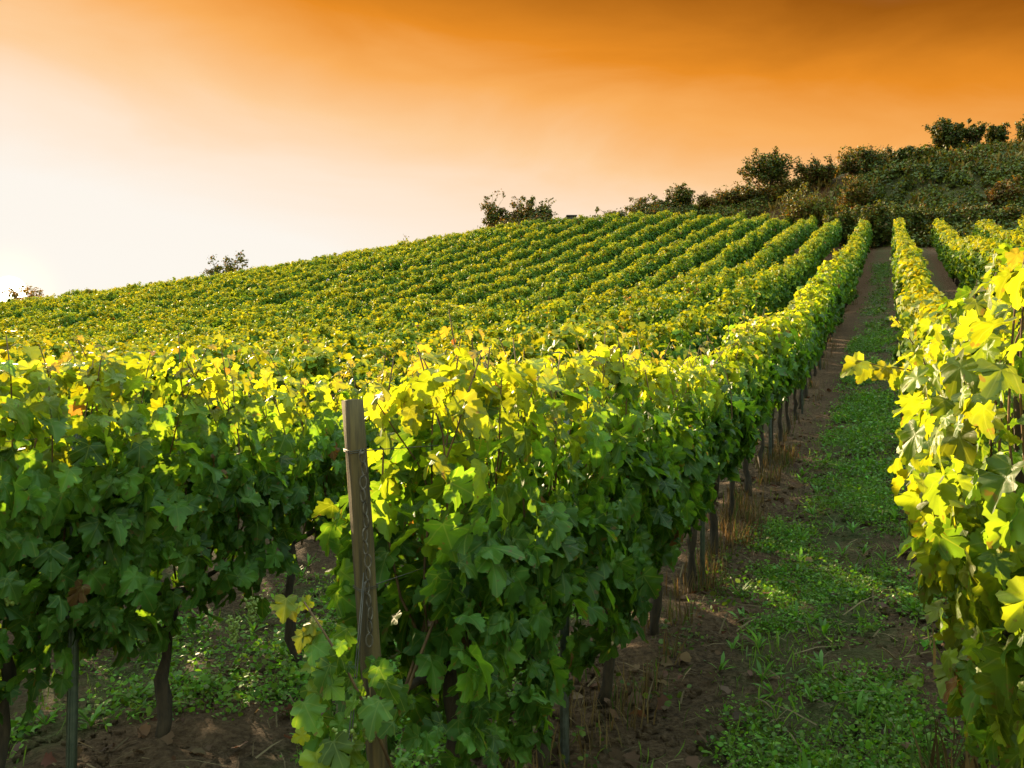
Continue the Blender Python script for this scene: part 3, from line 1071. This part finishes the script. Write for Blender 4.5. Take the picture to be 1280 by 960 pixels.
vineR = [o for o in bpy.data.objects if o.name.startswith("grapevine") and o.get("label") == labR[2]][0]
vineR1 = [o for o in bpy.data.objects if o.name.startswith("grapevine") and o.get("label") == labR[1]][0]
D_ = 4.7
special_shoot(vineR, [pix(1200, 480, D_ + .1), pix(1165, 470, D_), pix(1135, 462, D_), pix(1105, 458, D_), pix(1072, 451, D_)],
              [(pix(1078, 452, D_), (-.3, -.8, .6), (-1, 0, -.4), .13, .9), (pix(1082, 455, D_), (.1, -.9, .4), (-.4, 0, -1), .11, .85),
               (pix(1108, 458, D_ - .02), (0, -.9, .4), (-.7, 0, -.7), .10, .95), (pix(1110, 459, D_), (.2, -.8, .5), (.2, 0, -1), .12, .8), (pix(1128, 460, D_), (.3, -.9, .3), (.6, -.1, -.8), .11, .9),
               (pix(1150, 468, D_), (0, -.8, .6), (-.2, 0, -1), .13, .8)], .0055)
special_shoot(vineR, [pix(1166, 478, D_), pix(1152, 445, D_), pix(1135, 420, D_), pix(1122, 402, D_), pix(1116, 395, D_)],
              [(pix(1118, 398, D_), (0, -.8, .6), (-.6, 0, .5), .035, .95), (pix(1124, 405, D_), (0, -.8, .6), (-1, 0, -.2), .045, .95), (pix(1134, 418, D_), (.4, -.8, .3), (-.8, 0, -.4), .04, .9)], .0045)
special_shoot(vineR1, [pix(1262, 820, 3.95), pix(1230, 842, 3.85), pix(1200, 850, 3.8), pix(1165, 852, 3.78)],
              [(pix(1205, 845, 3.8), (0, -.7, .7), (-.6, -.2, .5), .10, .35), (pix(1185, 852, 3.78), (.2, -.8, .5), (.3, 0, -.9), .13, .6), (pix(1195, 848, 3.75), (-.3, -.8, .5), (.5, -.2, .2), .13, .3),
               (pix(1150, 852, 3.78), (0, -.6, .8), (-1, 0, .2), .06, .6), (pix(1205, 870, 3.8), (-.2, -.9, .3), (-.5, 0, -.8), .11, .7)], .004)
rg = np.random.default_rng(41)
lv = []
for (x, y, d, lit_tone, s, n) in ((375, 745, 2.72, .85, .10, 3), (395, 770, 2.74, .8, .10, 3), (385, 800, 2.7, .65, .11, 2), (440, 815, 2.62, .28, .12, 5), (480, 835, 2.66, .2, .12, 4),
                            (425, 850, 2.62, .35, .14, 4), (455, 880, 2.6, .3, .16, 4), (400, 905, 2.66, .6, .13, 4), (470, 900, 2.68, .2, .13, 4), (505, 860, 2.75, .15, .13, 4), (410, 945, 2.6, .55, .14, 4), (440, 960, 2.6, .4, .13, 3),
                            (530, 905, 2.85, .1, .14, 4), (390, 860, 2.75, .6, .12, 3)):  # leaves on the sunward side tinted yellower, as if lit
    for _ in range(n):
        p = pix(x + rg.normal(0, 14), y + rg.normal(0, 14), d + rg.normal(0, .05))
        s = s * .74
        lv.append((p, (rg.normal(-.1, .4), -.8 + rg.normal(0, .2), .55 + rg.normal(0, .25)), (rg.normal(-.1, .6), rg.normal(-.2, .2), -.8 + rg.normal(0, .4)), s * rg.uniform(.8, 1.15), lit_tone))
special_shoot(vines0[0], [pix(490, 960, 2.8), pix(465, 900, 2.72), pix(435, 840, 2.66), pix(405, 790, 2.68), pix(380, 752, 2.7)], lv, .006, "sucker")
# leaves that hang round the wooden post's back
rg = np.random.default_rng(43)

# ------------------------------------------------------------------ low plants on the ground (nobody could count them)
def ground_cover():
    rng = np.random.default_rng(77)
    parts = []

    def zone(n, dlo, dhi, lane_c, lane_w, size, per, templ=LEAF_ROUND + LEAF_ROUND + LEAF_OVAL + LEAF_LONG, thresh=.0, powd=1.0, base=(.095, .185, .018), flat=.9):
        d = dlo + (dhi - dlo) * rng.random(n) ** powd
        lx = lane_c + rng.uniform(-1, 1, n) * lane_w
        x = lx + SL * d
        keep = vnoise(x * 1.5 + 3, d * 1.5) + .5 * vnoise(x * 4 + 8, d * 4) + rng.normal(0, .22, n) > thresh + .55 * (np.abs(lx - lane_c) / lane_w) ** 2
        x, d = x[keep], d[keep]
        m = len(x)
        rad = size * rng.uniform(1.0, 2.6, m)
        xx = np.repeat(x, per) + rng.normal(0, 1, m * per) * np.repeat(rad, per)
        dd = np.repeat(d, per) + rng.normal(0, 1, m * per) * np.repeat(rad, per)
        q = m * per
        hgt = np.abs(rng.normal(0, size * 1.0, q)) * np.repeat(rng.uniform(.4, 2.4, m), per) + .012
        P = np.stack([xx, dd, gz(xx, dd) + .035 * np.cos(np.mod(xx - SL * dd + 1.69, SP) / SP * 2 * math.pi) + hgt], 1)
        Nn = np.array([[0, -.1, 1.0]]) * flat + rng.normal(0, .62, (q, 3))
        a = rng.uniform(0, 2 * math.pi, q)
        Td = np.stack([np.cos(a), np.sin(a), rng.normal(.1, .25, q)], 1)
        s = size * rng.uniform(.6, 1.4, q) * np.repeat(rng.uniform(.55, 1.3, m), per)
        c = np.array(base)[None] * rng.uniform(.7, 1.4, (q, 1)) * np.repeat(rng.uniform(.6, 1.35, (m, 1)), per, 0) * (1 + rng.normal(0, .12, (q, 3)))
        yel = rng.random(q) < .12
        c[yel] = np.array([.11, .15, .02]) * rng.uniform(.7, 1.2, (yel.sum(), 1))
        parts.append(leafcloud(templ, P, Nn, Td, s, np.clip(c, 0, 1), rng))

    zone(9500, 3.2, 11, -.42, .84, .026, 15, powd=1.3, thresh=.12)
    zone(1800, 3.2, 11, -.42, 1.0, .034, 6, thresh=.25)
    zone(6000, 11, 24, -.45, .62, .040, 10, thresh=.02)
    zone(3000, 24, 50, -.5, .45, .06, 7, thresh=.0, base=(.07, .115, .014))
    zone(900, 3.0, 9, -1.45, .30, .034, 9, thresh=.15, base=(.06, .10, .014))
    zone(9000, 3.0, 14, -2.85, .95, .028, 13, thresh=.12)
    zone(7000, 3.8, 14, -5.05, 1.0, .032, 10, thresh=.15)
    zone(1500, 3.0, 10, -3.9, .35, .032, 8, thresh=.1)
    zone(500, 4, 9, .45, .35, .035, 8, thresh=.1)
    zone(3000, 2.0, 26, 1.75, .75, .042, 9, thresh=.0, powd=1.3)
    zone(1500, 3.0, 26, 4.0, .7, .042, 9, thresh=.0)
    # short grass blades between the seedlings
    q = 9000
    d = 3.2 + 16 * rng.random(q) ** 1.4
    lx = np.where(rng.random(q) < .65, -.42 + rng.normal(0, .5, q), np.where(rng.random(q) < .5, -2.8, -5.0) + rng.normal(0, .55, q))
    x = lx + SL * d
    kp = vnoise(x * 2.3 + 31, d * 2.3) + rng.normal(0, .3, q) > .0
    x, d = x[kp], d[kp]
    q = len(x)
    P = np.stack([x, d, gz(x, d) + .01], 1)
    Td = np.array([[0, 0, 1.0]]) + rng.normal(0, .45, (q, 3))
    parts.append(leafcloud([(LEAF_LONG[0][0] * np.array([1, .45, 1]), LEAF_LONG[0][1], LEAF_LONG[0][2])], P, rng.normal(0, 1, (q, 3)), Td, rng.uniform(.05, .15, q),
                           np.array([.11, .18, .022])[None] * rng.uniform(.5, 1.4, (q, 1)), rng))
    # upright narrow-leaved rosettes
    for (n, dlo, dhi, lc, lw, size) in ((60, 3.6, 12, -.5, .75, .13), (30, 3.2, 9, -2.8, .7, .12), (24, 4, 10, -5, .8, .13), (60, 12, 26, -.45, .6, .14)):
        for _ in range(n):
            d = dlo + (dhi - dlo) * rng.random()
            lx = lc + rng.uniform(-1, 1) * lw
            m = int(rng.integers(5, 14))
            a = rng.uniform(0, 2 * math.pi, m)
            up = rng.uniform(.35, 1.3, m)
            x = lx + SL * d
            P = np.repeat([[x, d, float(gz(x, d)) + .005]], m, 0)
            Td = np.stack([np.cos(a), np.sin(a), up], 1)
            Nn = np.stack([-np.cos(a) * up, -np.sin(a) * up, np.ones(m)], 1) + rng.normal(0, .2, (m, 3))
            c = np.array([.085, .18, .02])[None] * rng.uniform(.7, 1.5, (m, 1))
            parts.append(leafcloud(LEAF_LONG, P, Nn, Td, size * rng.uniform(.6, 1.3, m), c, rng))
    tag(cloud_obj("ground_cover", parts, MAT_WEED), "low green weeds and seedlings matting the alleys between the vines", None, None, "stuff")


ground_cover()


def dry_grass():
    rng = np.random.default_rng(78)
    parts = []
    for (n, dlo, dhi, lc, lw, size, per) in ((60, 5.6, 13, -1.58, .22, .27, 22), (40, 13, 40, -1.55, .22, .26, 16), (26, 3.4, 8, .50, .25, .36, 24), (16, 3.6, 5.6, -1.6, .2, .22, 14)):
        d = rng.uniform(dlo, dhi, n)
        x = lc + rng.uniform(-1, 1, n) * lw + SL * d
        q = n * per
        xx = np.repeat(x, per) + rng.normal(0, .06, q)
        dd = np.repeat(d, per) + rng.normal(0, .06, q)
        P = np.stack([xx, dd, gz(xx, dd)], 1)
        a = rng.uniform(0, 2 * math.pi, q)
        Td = np.stack([np.cos(a) * .35, np.sin(a) * .35, np.ones(q)], 1)
        Nn = np.stack([np.cos(a), np.sin(a), np.full(q, .2)], 1) + rng.normal(0, .3, (q, 3))
        c = np.array([.15, .10, .045])[None] * rng.uniform(.4, 1.4, (q, 1))
        gr = rng.random(q) < .18
        c[gr] = np.array([.06, .10, .02])
        parts.append(leafcloud(BLADE, P, Nn, Td, size * rng.uniform(.4, 1.2, q), c, rng))
    # straw lying flat
    n = 1500
    d = 3.0 + 11 * rng.random(n) ** 1.5
    lx = rng.uniform(-4.2, .7, n)
    x = lx + SL * d
    a = rng.uniform(0, 2 * math.pi, n)
    P = np.stack([x, d, gz(x, d) + .035 + rng.uniform(0, .02, n)], 1)
    Td = np.stack([np.cos(a), np.sin(a), rng.normal(0, .12, n)], 1)
    Nn = np.array([[0, 0, 1.0]]) + rng.normal(0, .3, (n, 3))
    parts.append(leafcloud(BLADE, P, Nn, Td, rng.uniform(.08, .32, n), np.array([.17, .12, .07])[None] * rng.uniform(.4, 1.4, (n, 1)), rng))
    tag(cloud_obj("dry_grass", parts, MAT_DRY), "straw coloured dry grass and stalks along the feet of the vines", None, None, "stuff")


dry_grass()


def fallen_leaves():
    rng = np.random.default_rng(79)
    n = 1100
    d = 3.0 + 15 * rng.random(n) ** 1.4
    lane_i = rng.integers(0, 3, n)
    lx = np.array([-1.69, -3.94, .56])[lane_i] + rng.normal(.15, .42, n)
    x = lx + SL * d
    P = np.stack([x, d, gz(x, d) + .045 + rng.uniform(0, .015, n)], 1)
    a = rng.uniform(0, 2 * math.pi, n)
    Td = np.stack([np.cos(a), np.sin(a), rng.normal(0, .2, n)], 1)
    Nn = np.array([[0, -.15, 1.0]]) + rng.normal(0, .4, (n, 3))
    c = np.array([.11, .062, .042])[None] * rng.uniform(.5, 1.6, (n, 1)) * (1 + rng.normal(0, .1, (n, 3)))
    V = leafcloud(LEAF_MID, P, Nn, Td, rng.uniform(.04, .085, n), c, rng)
    tag(cloud_obj("fallen_leaves", V, MAT_DRY), "withered brown vine leaves lying on the soil under the rows", None, None, "stuff")


fallen_leaves()


def soil_clods():
    rng = np.random.default_rng(80)
    n = 7000
    d = 3.0 + 11 * rng.random(n) ** 1.5
    lx = rng.uniform(-5.5, .9, n)
    x = lx + SL * d
    z = gz(x, d) + .035 * np.cos(np.mod(lx + 1.69, SP) / SP * 2 * math.pi)
    bV, bT = ball((0, 0, 0), 1.0, 6, 4)
    k = len(bV)
    s = .008 + .034 * rng.random(n) ** 3
    V = bV[None] * (1 + rng.normal(0, .22, (n, k, 1))) * s[:, None, None] * np.array([1, 1, .7])
    V = V + np.stack([x, d, z], 1)[:, None]
    T = bT[None] + (np.arange(n) * k)[:, None, None]
    o = link("soil_clods", tri_mesh(V.reshape(-1, 3), T.reshape(-1, 3)), MAT_SOIL)
    tag(o, "crumbly brown clods of earth scattered over the alleys", None, None, "stuff")


soil_clods()

# ------------------------------------------------------------------ scrub, bushes and trees along the ridge
DG = np.array([.042, .056, .009])
OLIVE = np.array([.090, .110, .014])
OCHRE = np.array([.170, .110, .022])
BROWN = np.array([.110, .060, .022])


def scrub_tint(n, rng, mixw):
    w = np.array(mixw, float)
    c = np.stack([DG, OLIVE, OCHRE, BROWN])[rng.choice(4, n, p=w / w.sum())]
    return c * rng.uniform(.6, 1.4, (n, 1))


def clump_leaves(centres, radii, per, size, rng, mixw, templ=LEAF_FAR, flatten=1.0):
    m = len(centres)
    q = m * per
    off = norm(rng.normal(0, 1, (q, 3))) * (rng.random(q) ** .45)[:, None]
    off[:, 2] *= flatten
    P = np.repeat(centres, per, 0) + off * np.repeat(radii, per)[:, None]
    Nn = off + np.array([[0, 0, .5]]) + rng.normal(0, .5, (q, 3))
    Td = rng.normal(0, 1, (q, 3))
    return leafcloud(templ, P, Nn, Td, size * rng.uniform(.6, 1.3, q), scrub_tint(q, rng, mixw), rng)


def branch_path(a, b, rng, bend=.15, n=6):
    a, b = np.asarray(a, float), np.asarray(b, float)
    t_ = np.linspace(0, 1, n)[:, None]
    L = np.linalg.norm(b - a)
    return a + (b - a) * t_ + rng.normal(0, bend * L, 3) * np.sin(t_ * math.pi) + np.cumsum(rng.normal(0, .02 * L, (n, 3)), 0) * t_


def make_tree(name, label, cat, base, w, h, trunk_h, seed, mixw=(5, 3, 1, 1), nlimb=9, clumps=40, per=34, leaf=.17, spiky=0.0, crown_bias=0.0, group=None, trunk_r=.10, sub=True, sparse=1.0):
    """limbs fan out from a short trunk, leaf clumps gather round their twigs"""
    rng = np.random.default_rng(seed)
    base = np.asarray(base, float)
    root = thing(name, label, cat, base, group)
    ttop = base + np.array([rng.normal(0, .05) * w, 0, max(trunk_h, .15)])
    parts = [tube([base - np.array([0, 0, .3]), base + (ttop - base) * .5 + rng.normal(0, .03, 3), ttop], [trunk_r * 1.25, trunk_r, trunk_r * .85], 7, .05, rng)]
    tips = []
    limb_parts = []
    for i in range(nlimb):
        a = 2 * math.pi * i / nlimb + rng.normal(0, .3)
        rr = math.sqrt(rng.uniform(.1, 1.0))
        hz = trunk_h + (h - trunk_h) * rng.uniform(.45, 1.0) * (1 - .35 * rr ** 2)
        tip = base + np.array([math.cos(a) * w * .5 * rr, math.sin(a) * w * .42 * rr, hz])
        st = base + (ttop - base) * rng.uniform(.7, 1.0)
        p = branch_path(st, tip, rng)
        limb_parts.append(tube(p, np.linspace(trunk_r * .6, trunk_r * .12, len(p)), 5, .05, rng))
        for f in (.45, .65, .82, 1.0):
            q = p[int(round(f * (len(p) - 1)))]
            tips.append(q)
            for _ in range(2):
                e = q + rng.normal(0, 1, 3) * np.array([w * .10, w * .10, h * .08]) + np.array([0, 0, spiky * h * .12])
                limb_parts.append(tube([q, (q + e) / 2 + rng.normal(0, .03, 3), e], [trunk_r * .18, trunk_r * .12, trunk_r * .05], 4))
                tips.append(e)
    tr = tube_obj("trunk", parts, MAT_TREEBARK, root, base)
    tube_obj("limb", limb_parts, MAT_TREEBARK, tr, base)
    tips = np.array(tips)
    per = int(per * 1.5)
    pick = tips[rng.integers(0, len(tips), clumps)] + rng.normal(0, .05 * w, (clumps, 3))
    core_n = int(clumps * (.9 if sparse >= 1 and name == "bush" else .45))
    cdir = norm(rng.normal(0, 1, (core_n, 3))) * (rng.random((core_n, 1)) ** .4)
    cc_ = base + np.array([0, 0, trunk_h + (h - trunk_h) * .45]) + cdir * np.array([w * .36, w * .32, (h - trunk_h) * .36])
    lv_ = [clump_leaves(cc_, rng.uniform(.07, .14, core_n) * w, per, leaf, rng, mixw), clump_leaves(pick, rng.uniform(.08, .16, clumps) * w * sparse, per, leaf, rng, mixw)]
    if spiky:
        m = int(clumps * 1.2)
        t0 = tips[rng.integers(0, len(tips), m)]
        for q in t0:
            e = q + np.array([rng.normal(0, .12) * w, rng.normal(0, .1) * w, rng.uniform(.04, .16) * h * spiky])
            f = rng.random(14)[:, None]
            P = q + (e - q) * f + rng.normal(0, .05, (14, 3))
            lv_.append(leafcloud(LEAF_FAR, P, rng.normal(0, 1, (14, 3)), np.array([[0, 0, .6]]) + rng.normal(0, .6, (14, 3)), leaf * rng.uniform(.5, 1, 14), scrub_tint(14, rng, mixw), rng))
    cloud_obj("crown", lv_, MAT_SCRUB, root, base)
    return root


def at_ridge(x, d, sink=.1):
    X = (x - 640) / F * d
    return np.array([X, d, float(gz(X, d)) - sink])


def ridge_plant(name, label, cat, x, ytop, wpx, d, seed, trunk_f=.1, group=None, **kw):
    b = at_ridge(x, d)
    top = CAMZ + (HZ - ytop) / F * d
    h = max(top - b[2], .5) * 1.0
    w = wpx / F * d * 1.03
    return make_tree(name, label, cat, b, w, h, h * trunk_f, seed, group=group, **kw)


GB = "bushes on the ridge line"
DARK = (6, 3, .6, 1)
WARM = (2, 3, 3, 2)
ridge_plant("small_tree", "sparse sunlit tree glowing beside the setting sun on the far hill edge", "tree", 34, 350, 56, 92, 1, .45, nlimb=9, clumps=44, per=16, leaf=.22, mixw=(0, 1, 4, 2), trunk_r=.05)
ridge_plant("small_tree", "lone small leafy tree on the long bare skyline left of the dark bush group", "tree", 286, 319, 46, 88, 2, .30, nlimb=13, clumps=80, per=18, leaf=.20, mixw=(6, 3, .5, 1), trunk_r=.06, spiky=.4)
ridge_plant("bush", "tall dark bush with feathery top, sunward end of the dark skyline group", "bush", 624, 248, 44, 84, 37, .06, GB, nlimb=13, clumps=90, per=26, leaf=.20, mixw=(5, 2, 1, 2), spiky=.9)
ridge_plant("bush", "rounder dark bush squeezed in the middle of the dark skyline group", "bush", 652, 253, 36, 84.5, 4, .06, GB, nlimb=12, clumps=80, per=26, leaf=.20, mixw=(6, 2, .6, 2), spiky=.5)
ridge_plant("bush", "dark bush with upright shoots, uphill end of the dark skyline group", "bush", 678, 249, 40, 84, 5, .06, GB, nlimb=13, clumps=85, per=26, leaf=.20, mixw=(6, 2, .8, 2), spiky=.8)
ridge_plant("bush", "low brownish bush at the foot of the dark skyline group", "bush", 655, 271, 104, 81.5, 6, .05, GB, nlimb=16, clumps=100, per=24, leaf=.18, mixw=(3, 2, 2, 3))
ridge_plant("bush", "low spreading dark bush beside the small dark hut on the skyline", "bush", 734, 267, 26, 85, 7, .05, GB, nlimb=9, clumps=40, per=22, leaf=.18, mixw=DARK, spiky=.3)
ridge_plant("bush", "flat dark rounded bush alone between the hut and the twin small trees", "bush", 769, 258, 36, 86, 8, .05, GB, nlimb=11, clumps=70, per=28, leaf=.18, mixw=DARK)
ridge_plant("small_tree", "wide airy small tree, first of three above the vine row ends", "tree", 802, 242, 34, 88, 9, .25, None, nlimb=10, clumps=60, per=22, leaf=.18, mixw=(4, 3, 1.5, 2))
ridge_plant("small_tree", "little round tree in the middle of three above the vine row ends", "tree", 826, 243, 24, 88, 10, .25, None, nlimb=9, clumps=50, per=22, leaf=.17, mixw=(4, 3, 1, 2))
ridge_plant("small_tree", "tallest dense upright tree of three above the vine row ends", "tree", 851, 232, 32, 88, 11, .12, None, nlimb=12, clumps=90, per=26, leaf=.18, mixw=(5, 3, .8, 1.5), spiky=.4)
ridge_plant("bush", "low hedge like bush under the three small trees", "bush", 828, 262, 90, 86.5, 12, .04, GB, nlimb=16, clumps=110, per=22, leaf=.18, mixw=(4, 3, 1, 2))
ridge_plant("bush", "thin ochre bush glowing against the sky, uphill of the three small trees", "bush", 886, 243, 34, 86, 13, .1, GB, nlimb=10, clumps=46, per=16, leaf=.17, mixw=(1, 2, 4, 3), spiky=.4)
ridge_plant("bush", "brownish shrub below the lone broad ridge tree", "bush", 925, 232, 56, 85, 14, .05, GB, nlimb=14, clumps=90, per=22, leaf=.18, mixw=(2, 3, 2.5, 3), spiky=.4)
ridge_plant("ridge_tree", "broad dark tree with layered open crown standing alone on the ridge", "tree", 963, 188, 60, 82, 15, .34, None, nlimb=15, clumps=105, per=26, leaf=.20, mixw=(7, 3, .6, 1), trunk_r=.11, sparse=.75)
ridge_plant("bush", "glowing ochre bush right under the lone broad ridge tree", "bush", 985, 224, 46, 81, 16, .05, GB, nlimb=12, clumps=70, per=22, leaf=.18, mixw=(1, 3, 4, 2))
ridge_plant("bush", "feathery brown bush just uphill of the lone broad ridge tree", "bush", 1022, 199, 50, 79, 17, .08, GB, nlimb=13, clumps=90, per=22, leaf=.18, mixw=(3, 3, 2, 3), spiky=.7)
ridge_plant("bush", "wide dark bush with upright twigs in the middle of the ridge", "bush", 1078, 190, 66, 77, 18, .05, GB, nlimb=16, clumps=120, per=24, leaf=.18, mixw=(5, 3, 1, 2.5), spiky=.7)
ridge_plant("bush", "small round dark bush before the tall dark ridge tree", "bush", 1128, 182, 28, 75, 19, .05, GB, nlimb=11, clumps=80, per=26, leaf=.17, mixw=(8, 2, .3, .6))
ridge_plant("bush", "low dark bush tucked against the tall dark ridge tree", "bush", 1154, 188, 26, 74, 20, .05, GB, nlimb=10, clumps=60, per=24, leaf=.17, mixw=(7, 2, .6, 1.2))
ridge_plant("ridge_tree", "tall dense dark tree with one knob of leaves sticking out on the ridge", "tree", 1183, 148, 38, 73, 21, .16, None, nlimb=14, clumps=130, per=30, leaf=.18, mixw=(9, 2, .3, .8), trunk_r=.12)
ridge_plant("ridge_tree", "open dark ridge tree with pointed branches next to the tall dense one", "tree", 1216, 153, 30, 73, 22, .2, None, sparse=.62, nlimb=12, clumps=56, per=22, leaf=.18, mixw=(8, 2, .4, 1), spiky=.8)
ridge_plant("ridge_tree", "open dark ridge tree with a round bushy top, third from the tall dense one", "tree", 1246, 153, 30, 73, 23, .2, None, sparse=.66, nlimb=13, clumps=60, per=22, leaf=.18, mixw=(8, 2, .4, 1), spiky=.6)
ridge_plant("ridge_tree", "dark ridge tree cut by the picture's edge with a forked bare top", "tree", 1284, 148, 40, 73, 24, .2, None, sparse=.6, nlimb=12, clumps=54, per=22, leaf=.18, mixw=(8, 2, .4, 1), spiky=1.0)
# bushes on the face of the bank that stand out from the mass
for i, (x, yt, wpx, d, mw, lab, sp) in enumerate((
        (1072, 218, 34, 71, (1, 3, 4, 1), "upright yellow ochre bush glowing on the middle of the bank", .5),
        (1012, 234, 60, 72, (1.5, 5, 1.5, 1), "soft olive bush on the bank above the ends of the left rows", .2),
        (1060, 252, 44, 65, (4, 5, .5, .5), "leafy mid green bush where the wooden post's row meets the bank", .3),
        (1100, 250, 42, 62, (4, 5, .5, .5), "leafy green bush closing the top of the weedy path", .4),
        (1150, 256, 36, 60, (5, 4, .4, .6), "dark green bush with tall shoots behind the narrow yellow hedge", .8),
        (1180, 262, 40, 58, (6, 3, .6, 1), "very dark bush at the head of the bare reddish alley", .2),
        (1254, 222, 34, 61, (1, 2, 3, 4), "rusty brown bush low on the bank above the sunlit row ends", .2),
        (1218, 250, 46, 58, (5, 3, 1, 1), "dark shaggy bush just above the sunlit row ends", .4),
        (1262, 262, 40, 56, (4, 4, 1, 1), "olive bush above the shortest sunlit row", .2))):
    ridge_plant("bush", lab, "bush", x, yt, wpx, d, 60 + i, .04, "bushes on the bank", nlimb=13, clumps=100, per=24, leaf=.16, mixw=mw, spiky=sp)


def scrub_mass():
    rng = np.random.default_rng(81)
    parts = []
    n = 4600
    # bank to the right of the headland and the strip behind the rows
    X = rng.uniform(14, 62, n)
    Y = rng.uniform(50, 97, n)
    edge = np.where(Y < 76, np.interp(Y, [46, 50, 57, 62, 68, 72, 76], [31, 28.8, 26.6, 26.2, 26.3, 25.6, 24.8]), -99)
    keep = (X > edge) & ((Y < 76) | (Y > 79.5 + rng.random(n) * 1.5))
    X, Y = X[keep], Y[keep]
    m = len(X)
    r = rng.uniform(.35, 1.05, m)
    dome = np.maximum(0, vnoise(X * .42 + 9, Y * .42 + 4)) ** .7 * .75 * np.clip((78 - Y - np.maximum(0, X - 30) * .5) / 8, .1, 1)
    c = np.stack([X, Y, gz(X, Y) + r * .4 + dome * rng.uniform(.2, 1.0, m)], 1)
    nz = vnoise(X * .3, Y * .3) + .6 * vnoise(X * .09, Y * .09)
    for lo, hi, mw in ((-2, .0, (7, 4, .1, .3)), (.0, .4, (3, 6, .6, .3)), (.4, 2, (1.5, 5, 1.8, .6))):
        s = (nz > lo) & (nz <= hi)
        if s.any():
            parts.append(clump_leaves(c[s], r[s], 66, .21, rng, mw, flatten=.75))
    # strip of low growth along the crest above the other rows
    X = rng.uniform(-62, 16, 520)
    Y = rng.uniform(80, 85, 520)
    r = rng.uniform(.15, .5, 520)
    c = np.stack([X, Y, gz(X, Y) + r * .3], 1)
    parts.append(clump_leaves(c, r, 26, .15, rng, (2, 3, 2, 2)))
    # tall dry grass on the crown of the bank
    q = 2600
    X = rng.uniform(23, 46, q)
    Y = rng.uniform(66, 80, q)
    k_ = vnoise(X * .3 + 5, Y * .3) > -.1
    X, Y = X[k_], Y[k_]
    q = len(X)
    P = np.stack([X, Y, gz(X, Y) + .1], 1)
    Td = np.array([[.1, 0, 1.0]]) + rng.normal(0, .28, (q, 3))
    Nn = rng.normal(0, 1, (q, 3))
    cc = np.array([.20, .14, .04])[None] * rng.uniform(.5, 1.3, (q, 1))
    bl = [(LEAF_LONG[0][0] * np.array([1, 1.0, 1]), LEAF_LONG[0][1], LEAF_LONG[0][2])]
    parts.append(leafcloud(bl, P, Nn, Td, rng.uniform(.5, 1.2, q), cc, rng))
    tag(cloud_obj("undergrowth", parts, MAT_SCRUB), "tangled dark olive undergrowth and dry grass covering the bank above the rows", None, None, "stuff")


scrub_mass()

# small dark hut on the skyline
hb = at_ridge(714, 86, .2)
hut = thing("field_hut", "tiny dark flat roofed hut peeping over the row ends on the skyline", "hut", hb)
hz_ = CAMZ + (HZ - 271.5) / F * 86 - hb[2]
V, T = box((0, 0, hz_ / 2), (.45, 0, 0), (0, .6, 0), (0, 0, hz_ / 2))
link("wall", tri_mesh(V, T, smooth=False), bark_material("tarred_boards", (.02, .015, .012), (.05, .036, .025), 10), hut)
V, T = box((0, 0, hz_ + .06), (.52, 0, 0), (0, .7, 0), (.03, 0, .05))
link("roof", tri_mesh(V, T, smooth=False), plain_material("roof_felt", (.05, .045, .04), .9), hut)
# two lone shoots standing above the skyline
for i, (x, y) in enumerate(((506, 295), (537, 296))):
    b = at_ridge(x, 79.5)
    hh = CAMZ + (HZ - y) / F * 79.5 - b[2]
    root = thing("tall_weed", ["taller of two thin stalks rising over the skyline of the long slope", "shorter of two thin stalks rising over the skyline of the long slope"][i], "weed", b)
    rng = np.random.default_rng(500 + i)
    pth = branch_path(b, b + np.array([.1, 0, hh]), rng, .03)
    tube_obj("stem", [tube(pth, .03, 5)], MAT_CANE, root, b)
    f = rng.random(50)[:, None]
    P = b + np.array([.1, 0, hh]) * (.5 + .5 * f) + rng.normal(0, .1, (50, 3))
    cloud_obj("foliage", leafcloud(LEAF_FAR, P, rng.normal(0, 1, (50, 3)), rng.normal(0, 1, (50, 3)), rng.uniform(.1, .2, 50), scrub_tint(50, rng, (1, 2, 3, 1)), rng), MAT_SCRUB, root, b)
